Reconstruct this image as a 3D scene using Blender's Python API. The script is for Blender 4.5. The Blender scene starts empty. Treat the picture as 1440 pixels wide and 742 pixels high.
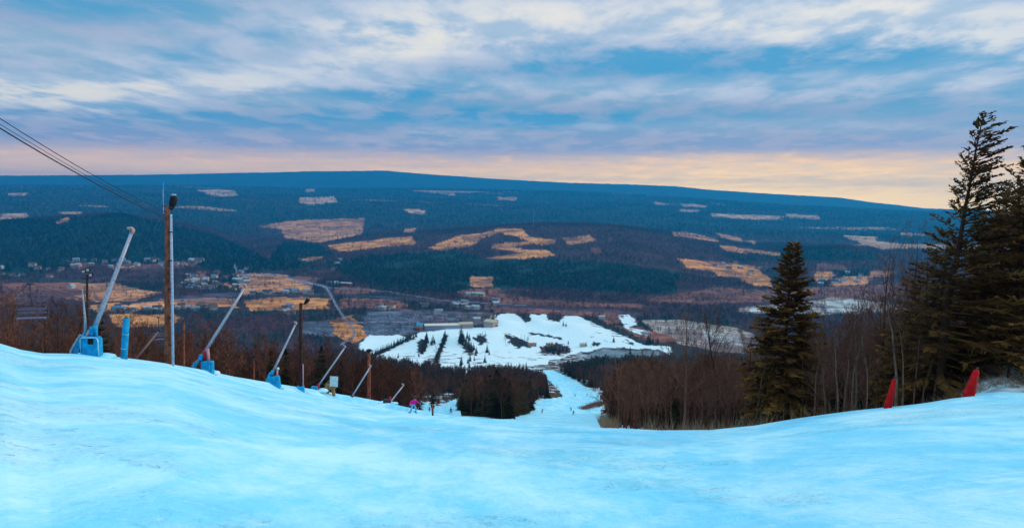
import bpy, math, random
import numpy as np
from mathutils import Vector, Matrix, Euler

random.seed(7)
RNG = np.random.default_rng(11)
SC = bpy.context.scene
COL = SC.collection
R = math.radians

# ------------------------------------------------------------------ camera
EYE = 240.0                      # eye height above the valley floor, metres
F = 1000.0                       # focal length in pixels of a 1440 px wide frame
PITCH = math.atan(93.0 / F)
ROLL = R(0.7)
fw = Vector((0, math.cos(PITCH), -math.sin(PITCH)))
r0 = Vector((1, 0, 0)); u0 = r0.cross(fw)
rt = r0 * math.cos(ROLL) + u0 * math.sin(ROLL)
up = u0 * math.cos(ROLL) - r0 * math.sin(ROLL)
cam_data = bpy.data.cameras.new('camera')
cam = bpy.data.objects.new('camera', cam_data); COL.objects.link(cam)
cam_data.sensor_width = 36; cam_data.lens = 36 * F / 1440.0
cam_data.clip_start = 0.1; cam_data.clip_end = 90000
mx = Matrix((rt, up, -fw)).transposed().to_4x4(); mx.translation = (0, 0, EYE)
cam.matrix_world = mx
SC.camera = cam
RV, UV, FV = np.array(rt), np.array(up), np.array(fw)

# ------------------------------------------------------------------ render / view
SC.view_settings.view_transform = 'Standard'
SC.view_settings.look = 'None'
SC.view_settings.exposure = 0.15
SC.view_settings.gamma = 1.0
SC.cycles.max_bounces = 5
SC.cycles.diffuse_bounces = 2
SC.cycles.glossy_bounces = 1
SC.cycles.transparent_max_bounces = 6
SC.cycles.volume_bounces = 0
SC.cycles.use_denoising = True
SC.render.film_transparent = False


def lin(c):
    return tuple(((v / 255) / 12.92 if v / 255 <= 0.04045 else ((v / 255 + 0.055) / 1.055) ** 2.4) for v in c)


def pix_dir(px, py):
    v = fw + rt * ((px - 720) / F) + up * ((371 - py) / F)
    return v.normalized()


def pix_at(px, py):              # pixel -> (azimuth from +Y, tangent of depression)
    v = pix_dir(px, py)
    return math.atan2(v.x, v.y), -v.z / math.hypot(v.x, v.y)


def pix_az(px, py=560): return pix_at(px, py)[0]


# ------------------------------------------------------------------ node helpers
class NT:
    def __init__(s, nt): s.nt = nt; s.n = nt.nodes; s.l = nt.links
    def node(s, t, **k):
        n = s.n.new(t)
        for a, b in k.items(): setattr(n, a, b)
        return n
    def put(s, sock, v):
        if isinstance(v, bpy.types.NodeSocket): s.l.new(v, sock)
        elif v is not None: sock.default_value = v
    def m(s, op, a, b=None, c=None, clamp=False):
        n = s.n.new('ShaderNodeMath'); n.operation = op; n.use_clamp = clamp
        s.put(n.inputs[0], a)
        if b is not None: s.put(n.inputs[1], b)
        if c is not None: s.put(n.inputs[2], c)
        return n.outputs[0]
    def mr(s, v, a, b, c=0.0, d=1.0, smooth=True):
        n = s.n.new('ShaderNodeMapRange'); n.interpolation_type = 'SMOOTHSTEP' if smooth else 'LINEAR'
        s.put(n.inputs[0], v)
        for i, x in enumerate((a, b, c, d)): s.put(n.inputs[i + 1], x)
        return n.outputs[0]
    def mix(s, f, a, b, mode='MIX'):
        n = s.n.new('ShaderNodeMix'); n.data_type = 'RGBA'; n.blend_type = mode
        s.put(n.inputs[0], f)
        for i, x in ((6, a), (7, b)):
            if isinstance(x, tuple): x = tuple(x[:3]) + (1.0,)
            s.put(n.inputs[i], x)
        return n.outputs[2]
    def noise(s, vec, scale, detail=3, rough=0.5, dist=0.0, dim='3D'):
        n = s.n.new('ShaderNodeTexNoise'); n.noise_dimensions = dim
        if vec is not None: s.l.new(vec, n.inputs['Vector'])
        n.inputs['Scale'].default_value = scale; n.inputs['Detail'].default_value = detail
        n.inputs['Roughness'].default_value = rough; n.inputs['Distortion'].default_value = dist
        return n.outputs[0]
    def mapping(s, vec, scale=(1, 1, 1), rot=(0, 0, 0), loc=(0, 0, 0)):
        n = s.n.new('ShaderNodeMapping'); s.l.new(vec, n.inputs[0])
        n.inputs['Location'].default_value = loc; n.inputs['Rotation'].default_value = rot
        n.inputs['Scale'].default_value = scale
        return n.outputs[0]
    def bump(s, h, strength=0.3, dist=0.1, normal=None):
        n = s.n.new('ShaderNodeBump'); n.inputs['Strength'].default_value = strength
        n.inputs['Distance'].default_value = dist; s.l.new(h, n.inputs['Height'])
        if normal is not None: s.l.new(normal, n.inputs['Normal'])
        return n.outputs[0]


# ------------------------------------------------------------------ sky
SUN_AZ, SUN_EL = R(68), R(17)      # azimuth clockwise from +Y
world = bpy.data.worlds.new('World'); SC.world = world; world.use_nodes = True
w = NT(world.node_tree); w.n.clear()
out = w.node('ShaderNodeOutputWorld')
tc = w.node('ShaderNodeTexCoord')
nz = w.node('ShaderNodeVectorMath', operation='NORMALIZE'); w.l.new(tc.outputs['Generated'], nz.inputs[0])
sep = w.node('ShaderNodeSeparateXYZ'); w.l.new(nz.outputs[0], sep.inputs[0])
X, Y, Z = sep.outputs
AZ = w.m('MULTIPLY', w.m('ARCTAN2', X, Y), 180 / math.pi)
EL = w.m('MULTIPLY', w.m('ARCSINE', Z), 180 / math.pi)
den = w.m('ADD', w.m('MAXIMUM', Z, 0.0), 0.07)
pl = w.node('ShaderNodeCombineXYZ')
w.put(pl.inputs[0], w.m('DIVIDE', X, den)); w.put(pl.inputs[1], w.m('DIVIDE', Y, den))
wp = pl.outputs[0]
n1 = w.noise(w.mapping(wp, (0.42, 0.62, 1), (0, 0, 0.10)), 1.0, 9, 0.55, 0.25)
n2 = w.noise(w.mapping(wp, (2.6, 1.7, 1), (0, 0, -0.12), (7, 3, 0)), 1.0, 9, 0.58, 0.2)
n3 = w.noise(w.mapping(wp, (0.35, 0.75, 1), (0, 0, 0.05), (1, 9, 0)), 1.0, 8, 0.55, 0.2)
wob = w.m('MULTIPLY', w.m('SUBTRACT', n1, 0.5), 9.0)
wob2 = w.m('MULTIPLY', w.m('SUBTRACT', n2, 0.5), 5.0)
AZw = w.m('ADD', AZ, w.m('MULTIPLY', wob2, 0.9)); ELw = w.m('ADD', EL, w.m('ADD', w.m('MULTIPLY', wob, 0.16), w.m('MULTIPLY', wob2, 0.30)))


def az_el(px, py):
    a, t = pix_at(px, py); return math.degrees(a), math.degrees(math.atan(-t))


def blob(px, py, rx, ry, rot=0.0):
    """soft ellipse of cloud or open sky, in degrees of azimuth and elevation"""
    a, e = az_el(px, py); k = 180 / math.pi / F
    rx *= k; ry *= k; c, s_ = math.cos(rot), math.sin(rot)
    dx = w.m('SUBTRACT', AZw, a); dy = w.m('SUBTRACT', ELw, e)
    u = w.m('DIVIDE', w.m('ADD', w.m('MULTIPLY', dx, c), w.m('MULTIPLY', dy, s_)), rx)
    v = w.m('DIVIDE', w.m('SUBTRACT', w.m('MULTIPLY', dy, c), w.m('MULTIPLY', dx, s_)), ry)
    return w.m('EXPONENT', w.m('MULTIPLY', w.m('ADD', w.m('MULTIPLY', u, u), w.m('MULTIPLY', v, v)), -1.0))


GAP = (0.016, 0.33, 0.62)
MID = (0.23, 0.41, 0.58)
LAV = (0.36, 0.43, 0.60)
LIGHT = (0.66, 0.74, 0.86)
CREAM = (0.98, 0.90, 0.76)
# open-sky amount
gap = w.m('MULTIPLY', w.mr(n1, 0.50, 0.70), 0.5)
for p in ((1110, 90, 330, 26, 0.02, 0.95), (880, 78, 260, 20, -0.03, 0.6), (620, 167, 210, 9, 0.0, 1.1), (70, 172, 190, 12, 0.03, 1.0), (350, 172, 180, 12, -0.03, .8),
          (540, 135, 130, 12, 0.0, 0.8), (80, 6, 240, 20, 0.05, 0.7), (330, 60, 150, 14, 0.25, 0.45), (800, 168, 240, 12, 0.0, 0.6),
          (1420, 105, 160, 20, 0, .5), (1290, 150, 200, 16, 0, .45), (720, 100, 180, 16, 0.1, 0.5), (520, 60, 90, 20, 0.4, 0.4)):
    gap = w.m('ADD', gap, w.m('MULTIPLY', blob(*p[:5]), p[5]))
light = w.m('MULTIPLY', w.mr(n3, 0.50, 0.72), 0.5)
for p in ((0, 128, 170, 20, -0.02, 1.1), (260, 118, 330, 20, 0.10, 0.85), (600, 25, 280, 50, 0.2, 1.2), (480, 90, 200, 16, 0.2, .5), (900, 30, 380, 34, 0.0, 0.65),
          (1420, 60, 240, 36, -0.15, 1.1), (1240, 18, 260, 30, -0.1, 0.9), (1000, 120, 260, 13, 0.02, 0.8), (700, 118, 160, 10, 0, .5), (60, 70, 200, 20, 0, .55), (960, 178, 300, 8, -.02, .45), (400, 200, 400, 10, 0, .4), (1240, 125, 180, 10, 0, .55)):
    light = w.m('ADD', light, w.m('MULTIPLY', blob(*p[:5]), p[5]))
light = w.m('MULTIPLY', light, w.mr(n2, 0.34, 0.66, 0.30, 0.95)); light = w.m('SUBTRACT', 1.0, w.m('EXPONENT', w.m('MULTIPLY', light, -1.25)))
gap = w.m('MULTIPLY', gap, w.mr(n2, 0.36, 0.64, 1.25, 0.5))
gap = w.m('SUBTRACT', gap, w.m('MULTIPLY', light, 0.45), clamp=True)
light = w.m('MINIMUM', light, 1.0)
base = w.mix(w.mr(n2, 0.38, 0.62), MID, LAV)
c = w.mix(light, base, LIGHT)
c = w.mix(w.m('MULTIPLY', w.mr(light, 0.50, 0.95), w.mr(n3, 0.3, 0.65, 0.3, 1.0)), c, CREAM)
c = w.mix(w.m('MULTIPLY', w.m('MINIMUM', gap, 1.0), .78), c, GAP)
# layered band towards the horizon: lavender, then the yellow strip of clear evening sky
ELb = w.m('ADD', EL, w.m('ADD', w.m('MULTIPLY', w.m('SUBTRACT', n2, 0.5), 1.6), w.m('MULTIPLY', w.m('SUBTRACT', n3, 0.5), 1.2)))
c = w.mix(w.mr(ELb, 3.4, 6.2, 0.85, 0.0), c, w.mix(w.mr(n2, .42, .6), (0.36, 0.41, 0.62), (0.60, 0.52, 0.62)))
side = w.mr(AZ, -34, 26)
yel = w.mix(side, (1.55, 0.90, 0.48), (1.95, 1.10, 0.34))
yel = w.mix(w.m('MULTIPLY', w.mr(n2, 0.44, 0.62), 0.45), yel, (1.75, 1.22, 0.56))
# where the clear strip meets the land the evening light behind the haze is strongest
yel = w.mix(w.mr(ELb, 2.8, 0.0, 0, 1), yel, w.mix(side, (2.8, 1.6, .55), (5.0, 2.9, .35)))
top_of_band = w.mr(AZ, -38, 34, 3.0, 3.4)
yf = w.mr(w.m('SUBTRACT', ELb, top_of_band), -1.0, 0.7, 1.0, 0.0)
c = w.mix(w.m('MULTIPLY', yf, w.mr(AZ, -38, 0, 0.95, 1.0)), c, yel)
c = w.mix(w.mr(EL, -0.8, -2.5), c, (0.05, 0.12, 0.22))
# overcast deck gets brighter towards the zenith
gain = w.mr(EL, 14, 60, 1.0, 1.85)
cm = w.mix(w.mr(EL, 16, 45), c, (0.42, 0.72, 0.88))
bg2 = w.node('ShaderNodeBackground'); w.l.new(cm, bg2.inputs[0]); w.put(bg2.inputs[1], gain)
sky = w.node('ShaderNodeTexSky', sky_type='NISHITA'); sky.sun_disc = False
sky.sun_elevation = SUN_EL; sky.sun_rotation = SUN_AZ; sky.altitude = 400; sky.air_density = 1.5; sky.dust_density = 2
bg1 = w.node('ShaderNodeBackground'); w.l.new(sky.outputs[0], bg1.inputs[0]); bg1.inputs[1].default_value = 0.06
ms = w.node('ShaderNodeMixShader'); ms.inputs[0].default_value = 0.9
w.l.new(bg1.outputs[0], ms.inputs[1]); w.l.new(bg2.outputs[0], ms.inputs[2]); w.l.new(ms.outputs[0], out.inputs['Surface'])

sun_d = bpy.data.lights.new('sun', 'SUN'); sun_d.energy = 2.0; sun_d.angle = R(10); sun_d.color = (1.0, 0.76, 0.50)
sun = bpy.data.objects.new('sun', sun_d); COL.objects.link(sun)
sdir = Vector((math.sin(SUN_AZ) * math.cos(SUN_EL), math.cos(SUN_AZ) * math.cos(SUN_EL), math.sin(SUN_EL)))
sun.rotation_euler = sdir.to_track_quat('Z', 'Y').to_euler()

# ------------------------------------------------------------------ numeric helpers
_g = RNG.random((256, 256))


def vnoise(x, y):
    xi = np.floor(x).astype(np.int64); yi = np.floor(y).astype(np.int64)
    fx = x - xi; fy = y - yi; fx = fx * fx * (3 - 2 * fx); fy = fy * fy * (3 - 2 * fy)
    a = _g[xi & 255, yi & 255]; b = _g[(xi + 1) & 255, yi & 255]
    c_ = _g[xi & 255, (yi + 1) & 255]; d = _g[(xi + 1) & 255, (yi + 1) & 255]
    return (a * (1 - fx) + b * fx) * (1 - fy) + (c_ * (1 - fx) + d * fx) * fy


def fbm(x, y, s, o=4):
    t = 0; a = 0.5; n = 0
    for i in range(o):
        t = t + a * vnoise(x / s + 17.3 * i, y / s + 9.1 * i); n += a; a *= 0.5; s *= 0.5
    return t / n - 0.5


def sstep(a, b, v):
    t = np.clip((v - a) / (b - a), 0, 1); return t * t * (3 - 2 * t)


def curve(pts):                  # pixel outline -> (azimuth, tangent) arrays
    q = sorted(pix_at(*p) for p in pts)
    return np.array([a for a, _ in q]), np.array([t for _, t in q])


def project(x, y, z):
    v = np.stack([x, y, z - EYE], -1)
    d = v @ FV; d = np.where(d < 1e-3, 1e-3, d)
    px = 720 + F * (v @ RV) / d; py = 371 - F * (v @ UV) / d
    bad = (v @ FV) < 0.5
    return np.where(bad, -9999, px), np.where(bad, -9999, py)


def inpoly(px, py, poly):
    P = np.array(poly, float)
    res = np.zeros(px.shape, bool)
    x0, y0 = P.min(0); x1, y1 = P.max(0)
    idx = np.nonzero((px >= x0) & (px <= x1) & (py >= y0) & (py <= y1))
    qx = px[idx]; qy = py[idx]; r = np.zeros(qx.shape, bool)
    for i in range(len(P)):
        ax, ay = P[i]; bx, by = P[i - 1]
        if ay == by: continue
        cnd = ((ay > qy) != (by > qy)) & (qx < (bx - ax) * (qy - ay) / (by - ay) + ax)
        r ^= cnd
    res[idx] = r
    return res


# ------------------------------------------------------------------ relief
CREST = curve([(-300, 478), (-100, 476), (0, 483), (30, 492), (60, 497), (115, 498), (160, 502), (200, 507), (235, 512), (280, 521), (330, 533),
               (380, 543), (430, 552), (480, 562), (540, 572), (590, 580), (640, 587), (700, 592), (760, 598), (850, 602), (930, 605), (1000, 604),
               (1060, 598), (1120, 588), (1200, 577), (1270, 570), (1340, 562), (1440, 556), (1700, 540)])
_dc = [(-300, 40), (0, 42), (115, 46), (240, 50), (290, 60), (385, 80), (445, 92), (500, 98), (545, 92), (590, 72), (640, 58), (760, 50), (850, 46), (1000, 40), (1200, 37), (1440, 34)]
DCA = np.array([pix_az(p) for p, _ in _dc]); DCV = np.array([d for _, d in _dc])
FLD = np.array([0, 40, 60, 100, 200, 300, 420, 600, 900, 1100]); FLT = np.array([.331, .331, .3285, .323, .313, .305, .281, .2555, .231, .2182])
HILL_C = curve([(300, 372), (400, 358), (440, 347), (500, 338), (600, 331), (700, 321), (750, 317), (830, 318), (890, 323), (950, 335), (1000, 345), (1060, 358), (1110, 372), (1200, 385)])
HILL_L = curve([(-200, 330), (0, 313), (60, 308), (120, 303), (170, 302), (230, 311), (300, 330), (340, 348), (380, 366), (430, 385)])
HILL_R = curve([(1000, 372), (1060, 362), (1110, 355), (1180, 350), (1230, 358), (1290, 375), (1500, 380)])
PLAIN = curve([(-300, 262), (0, 262), (250, 262), (440, 266), (600, 266), (700, 268), (880, 273), (1100, 289), (1300, 299), (1500, 303)])
RIDGE = curve([(-400, 252), (0, 247), (200, 246), (300, 244), (440, 241), (540, 240), (600, 245), (720, 253), (800, 257), (880, 259), (950, 262), (1000, 267),
               (1060, 271), (1130, 275), (1180, 278), (1230, 285), (1300, 293), (1440, 298)])


def _flat(px, py, d):
    a = pix_at(px, py)[0]; return math.sin(a) * d, math.cos(a) * d


MOUNDS = [_flat(712, 450, 1320) + (34, 11), _flat(757, 450, 1330) + (26, 10), _flat(805, 450, 1290) + (50, 12), _flat(850, 460, 1200) + (50, 8), _flat(640, 480, 1210) + (40, 5), _flat(690, 480, 1215) + (35, 6)]


def relief(x, y):
    x = np.asarray(x, float); y = np.asarray(y, float)
    d = np.hypot(x, y) + 1e-6; az = np.arctan2(x, y)
    tcr = np.interp(az, *CREST); dc = np.interp(az, DCA, DCV)
    s = tcr - 1.7 / dc
    zn = EYE - 1.7 - s * d
    zn = zn + (fbm(x, y, 7.0, 4) * 0.08 + fbm(x + 50, y, 1.3, 3) * 0.05) * sstep(3, 10, d) * (1 - sstep(dc * 0.8, dc, d) * 0.7)
    tf = np.interp(d, FLD, FLT) + (tcr - .331) * np.exp(-np.clip(d - dc, 0, None) / 38.0)
    # brushy bank past the right shoulder of the run
    bank = sstep(pix_az(1290), pix_az(1420), az) * np.exp(-((d - 47) / 7.0) ** 2) * (1 + 0.8 * fbm(x, y, 2.5, 3))
    zf = EYE - tf * d + fbm(x, y, 40, 3) * 5 * sstep(80, 200, d) * (1 - sstep(700, 1000, d)) * np.where(np.abs(az - 0.07) < 0.14, 0.0, 1.0) + bank * 3.4
    near = np.where(d <= dc, zn, zf)
    valley = fbm(x, y, 420, 3) * 5 * sstep(1200, 1900, d)
    # hill clusters beyond the river
    def hill(C, foot, top, back, keep):
        zc = np.clip(EYE - np.interp(az, *C) * top, 0, None)
        up_ = sstep(foot, top, d) * 0.55 + np.clip((d - foot) / (top - foot), 0, 1) * 0.45
        return zc * np.where(d < top, up_, 1 - (1 - keep) * sstep(top, back, d))
    lum = 1 + 0.25 * fbm(x, y, 700, 4) * sstep(1900, 2400, d) * (1 - sstep(2900, 3300, d))
    hc = hill(HILL_C, 1850, 3400, 5000, 0.35) * lum
    hl = hill(HILL_L, 2350, 3800, 5200, 0.35) * lum
    hr = hill(HILL_R, 2600, 3100, 4200, 0.1) * lum
    hills = np.maximum(np.maximum(hc, hl), hr)
    for mx_, my_, rr_, hh_ in MOUNDS: hills = hills + hh_ * np.exp(-((x - mx_) ** 2 + (y - my_) ** 2) / rr_ ** 2)
    zp = EYE - np.interp(az, *PLAIN) * 9000; zr = EYE - np.interp(az, *RIDGE) * 13500
    roll = fbm(x, y, 2600, 5)
    far = np.interp(d, [0, 4200, 5600, 7200], [0, 0, 0.36, 0.68]) * zp + roll * 130 * sstep(4200, 5800, d) * (1 - sstep(7400, 9000, d))
    k = sstep(7200, 9000, d); far = far * (1 - k) + zp * k
    k = sstep(9000, 10600, d); far = far * (1 - k) + (zp - 30) * k
    k = sstep(10800, 13500, d); far = far * (1 - k) + (zr + fbm(x, y, 500, 3) * 10 + fbm(x, y, 70, 2) * 9) * k
    k = sstep(13800, 16500, d); far = far * (1 - k) + (-20) * k
    zv = valley + np.maximum(hills, far)
    # blend flank foot into the valley
    k = sstep(1050, 1180, d)
    return near * (1 - k) + zv * k


def G(x, y): return float(relief(np.array([x]), np.array([y]))[0])


_D = np.concatenate([np.geomspace(3, 60, 300), np.geomspace(60.5, 16500, 2600)])


def ground(px, py, dmin=0.0):    # where the line of sight through a photo pixel meets the land
    a, t = pix_at(px, py)
    D_ = _D[_D > dmin]
    z = relief(np.sin(a) * D_, np.cos(a) * D_)
    hit = np.nonzero(EYE - t * D_ <= z)[0]
    d = D_[hit[0]] if len(hit) else D_[-1]
    return np.array([math.sin(a) * d, math.cos(a) * d, G(math.sin(a) * d, math.cos(a) * d)])


def spot(px, D, py=560):          # a point on the land at distance D in the direction of column px
    a = pix_az(px, py); x, y = math.sin(a) * D, math.cos(a) * D
    return Vector((x, y, G(x, y)))
# ------------------------------------------------------------------ land use, as polygons
SNOW_RUN = [(588, 583), (586, 561), (602, 569), (616, 571), (640, 562), (652, 555), (700, 560), (792, 558), (787, 548), (766, 530), (764, 520), (776, 520), (795, 529), (812, 538), (843, 556),
            (843, 564), (822, 573), (845, 572), (843, 590), (850, 606), (840, 620), (588, 620)]
CLUMP_P = [(648, 584), (680, 586), (700, 589), (718, 589), (738, 582), (753, 574), (751, 563), (793, 558), (787, 547), (766, 529), (700, 520), (650, 552)]
LOWER = [
    [(500, 489), (512, 478), (520, 471), (560, 471), (572, 475), (548, 486), (524, 497)],
    [(524, 503), (548, 492), (588, 468), (640, 461), (700, 459), (696, 447), (704, 441), (722, 441), (732, 446), (738, 453), (747, 451), (745, 442), (768, 442), (771, 450),
     (786, 452), (794, 444), (812, 444), (830, 452), (850, 461), (880, 473), (902, 484), (944, 487), (946, 496), (938, 497), (928, 491), (880, 490), (870, 489), (846, 489), (826, 495),
     (800, 499), (790, 504), (772, 506), (770, 512), (742, 514), (736, 524), (590, 526), (570, 512), (545, 508)],
    [(870, 444), (884, 442), (892, 448), (895, 456), (885, 460), (905, 464), (915, 472), (900, 470), (880, 462)],
]
BARE_IN_SNOW = [[(586, 482), (592, 476), (598, 478), (600, 486), (594, 498), (587, 496)], [(624, 473), (628, 470), (630, 474), (622, 492), (616, 510), (610, 524), (604, 524), (610, 504)], [(598, 506), (612, 502), (618, 512), (624, 524), (596, 526)],
                [(646, 470), (652, 470), (652, 482), (664, 490), (668, 498), (660, 500), (650, 490)], [(664, 474), (682, 472), (686, 482), (676, 484)], [(770, 487), (782, 482), (800, 488), (796, 498), (772, 498)],
                [(706, 468), (718, 470), (748, 484), (744, 489), (722, 488)], [(745, 466), (790, 475), (789, 477), (744, 469)],
                [(735, 443), (746, 443), (744, 450), (738, 450)], [(590, 480), (598, 482), (594, 494), (590, 492)], [(672, 470), (684, 472), (682, 482), (670, 480)],
                [(757, 487), (800, 485), (804, 496), (790, 499), (760, 498)]]
POND = [(826, 499), (836, 494), (848, 491), (872, 491), (880, 493), (926, 493), (932, 500), (932, 512), (820, 512)]
POND_RIM = [(822, 499), (846, 488.5), (873, 488.5), (881, 490.5), (929, 491), (940, 502), (935, 512), (926, 493), (880, 493), (872, 491), (848, 491), (836, 494)]
TAN, ORA, PAL, BRN = (.54, .195, .085), (.74, .245, .07), (.58, .28, .17), (.24, .075, .05)
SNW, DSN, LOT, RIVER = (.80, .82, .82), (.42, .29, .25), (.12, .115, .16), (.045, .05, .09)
FIELDS = [
    (PAL, [(275, 267), (300, 266), (330, 268), (335, 275), (310, 277), (290, 273)]), (PAL, [(420, 278), (470, 276), (475, 284), (440, 288), (420, 286)]),
    (PAL, [(430, 266), (445, 266), (440, 270), (428, 270)]), (PAL, [(10, 272), (40, 271), (38, 275), (12, 276)]), (PAL, [(0, 301), (38, 300), (40, 308), (0, 310)]), (PAL, [(84, 298), (119, 298), (115, 303), (90, 303)]), (TAN, [(78, 312), (98, 305), (100, 309), (84, 315)]),
    (PAL, [(568, 294), (582, 293), (598, 296), (595, 302), (575, 300)]), (TAN, [(632, 272), (640, 271), (640, 275), (630, 275)]), (TAN, [(700, 277), (728, 277), (725, 282), (702, 281)]),
    (TAN, [(364, 318), (400, 312), (430, 309), (513, 307), (509, 330), (470, 338), (450, 342), (400, 335), (395, 322)]),
    (ORA, [(458, 345), (490, 340), (520, 338), (545, 334), (580, 332), (585, 343), (550, 346), (520, 350), (480, 354)]),
    (TAN, [(566, 322), (586, 320), (584, 327), (568, 328)]),
    (ORA, [(600, 349), (620, 340), (650, 330), (682, 327), (700, 321), (735, 322), (745, 332), (782, 338), (780, 343), (760, 344), (740, 341), (730, 333), (712, 330), (700, 327), (680, 334), (660, 347), (620, 351)]),
    (ORA, [(690, 344), (715, 341), (742, 340), (745, 343), (720, 347), (738, 351), (770, 352), (778, 358), (740, 364), (690, 364), (680, 363), (720, 358), (735, 355), (710, 352), (695, 349)]),
    (TAN, [(790, 335), (830, 330), (838, 338), (800, 345)]), (BRN, [(830, 348), (845, 348), (845, 356), (828, 355)]),
    (PAL, [(918, 284), (935, 285), (938, 289), (922, 288)]), (PAL, [(955, 286), (980, 287), (997, 290), (990, 292), (960, 290)]), (PAL, [(957, 294), (985, 295), (980, 298), (955, 298)]),
    (PAL, [(1000, 300), (1060, 302), (1095, 304), (1102, 309), (1060, 309), (1000, 304)]), (PAL, [(1105, 300), (1150, 303), (1155, 309), (1130, 307), (1108, 304)]),
    (TAN, [(943, 326), (965, 326), (985, 330), (1012, 338), (1010, 341), (975, 336), (945, 332)]), (TAN, [(1005, 327), (1045, 335), (1042, 341), (1013, 334)]), (TAN, [(1050, 337), (1064, 341), (1060, 345)]),
    (ORA, [(1008, 345), (1030, 346), (1045, 350), (1050, 358), (1022, 353)]), (TAN, [(1045, 349), (1100, 356), (1098, 360), (1050, 355)]),
    (ORA, [(953, 363), (1000, 368), (1060, 374), (1082, 392), (1084, 403), (1060, 402), (1040, 392), (1010, 388), (1000, 381), (965, 377)]),
    (PAL, [(1183, 331), (1235, 333), (1232, 339), (1260, 342), (1282, 349), (1240, 352), (1225, 347), (1200, 338)]), (TAN, [(1265, 327), (1300, 329), (1300, 332), (1265, 331)]),
    (BRN, [(1150, 369), (1190, 374), (1192, 380), (1150, 378)]), (ORA, [(1145, 381), (1172, 382), (1175, 391), (1148, 397)]), (TAN, [(1185, 388), (1225, 388), (1222, 400), (1180, 402), (1165, 400)]),
    (BRN, [(900, 421), (950, 414), (1000, 404), (1080, 407), (1085, 425), (1000, 428), (940, 426)]), (BRN, [(1080, 404), (1300, 400), (1300, 420), (1150, 418), (1086, 425)]),
    (TAN, [(1222, 380), (1260, 383), (1250, 390), (1225, 390)]),
    (DSN, [(1040, 432), (1080, 428), (1130, 426), (1170, 418), (1210, 420), (1260, 428), (1300, 438), (1160, 442), (1038, 440)]),
    ((.62, .56, .54), [(1060, 433), (1090, 430), (1090, 437), (1060, 438)]), ((.60, .54, .52), [(1160, 424), (1200, 422), (1230, 430), (1220, 437), (1160, 438)]),
    (DSN, [(900, 449), (960, 449), (1040, 461), (1066, 475), (1068, 500), (1010, 496), (960, 484), (925, 466)]),
    ((.60, .54, .52), [(985, 466), (1040, 474), (1040, 486), (1005, 482), (980, 474)]),
    (TAN, [(90, 399), (160, 397), (190, 405), (225, 411), (195, 422), (130, 424), (90, 420), (50, 412)]), (BRN, [(0, 398), (95, 398), (120, 412), (60, 425), (0, 430)]),
    (ORA, [(125, 429), (230, 421), (285, 418), (335, 420), (335, 431), (285, 431), (230, 434), (140, 438)]),
    (ORA, [(150, 441), (250, 442), (250, 453), (238, 457), (170, 460)]),
    (TAN, [(335, 388), (345, 384), (400, 385), (412, 391), (432, 399), (444, 404), (438, 410), (400, 411), (358, 410), (340, 414)]), (BRN, [(332, 384), (345, 383), (350, 400), (334, 406)]),
    (ORA, [(340, 421), (400, 418), (465, 419), (465, 434), (405, 435), (350, 436)]), (BRN, [(415, 388), (450, 391), (440, 396), (420, 394)]),
    (BRN, [(478, 420), (545, 421), (580, 429), (570, 434), (520, 434), (485, 433)]), (BRN, [(478, 404), (505, 403), (540, 410), (500, 415), (472, 412)]),
    (LOT, [(424, 451), (465, 450), (474, 462), (472, 473), (430, 469)]),
    (ORA, [(466, 450), (490, 443), (500, 452), (514, 462), (514, 472), (494, 482), (482, 480), (472, 468), (473, 460)]),
    (LOT, [(512, 438), (560, 436), (600, 437), (690, 440), (700, 452), (640, 461), (590, 468), (530, 473), (512, 472)]),
    (BRN, [(638, 446), (660, 447), (660, 450), (636, 450)]), (TAN, [(660, 389), (692, 390), (690, 403), (662, 404)]), (BRN, [(640, 409), (700, 404), (705, 412), (760, 422), (900, 428), (900, 433), (740, 428), (650, 418)]),
    (ORA, [(420, 364), (440, 361), (453, 360), (452, 364), (430, 368)]), (TAN, [(314, 397), (322, 397), (328, 404), (322, 407)]),
    (BRN, [(690, 432), (760, 432), (880, 438), (900, 452), (860, 455), (830, 444), (780, 440), (700, 440)]),
    (BRN, [(95, 366), (130, 370), (120, 378), (100, 378)]), (BRN, [(150, 372), (220, 370), (270, 366), (280, 374), (200, 379), (150, 378)]),
    (BRN, [(262, 387), (290, 382), (290, 396), (270, 402)]), (BRN, [(870, 456), (900, 458), (940, 470), (960, 480), (930, 482), (900, 476), (880, 466)]),
    (RIVER, [(335, 414), (460, 412), (560, 418), (700, 428), (900, 440), (900, 443), (700, 431), (560, 421), (460, 415), (335, 417)]),
    (RIVER, [(160, 428), (240, 417), (300, 412), (335, 412), (335, 415), (240, 420), (165, 431)]),
]
CONIFER = [[(-200, 395), (-200, 300), (0, 312), (170, 301), (300, 329), (345, 350), (390, 372), (330, 388), (250, 372), (150, 372), (0, 392)],
           [(450, 372), (520, 360), (640, 352), (690, 366), (780, 366), (880, 372), (960, 385), (950, 415), (880, 412), (720, 405), (640, 412), (560, 408), (500, 395)],
           [(1070, 362), (1110, 350), (1180, 348), (1230, 357), (1240, 366), (1150, 368)], [(345, 432), (440, 433), (440, 440), (360, 442)],
           [(400, 340), (450, 345), (470, 360), (420, 378), (360, 380)], [(1170, 380), (1225, 378), (1225, 388), (1180, 390)],
           [(770, 507), (830, 499), (905, 502), (900, 522), (800, 530)]]
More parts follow.
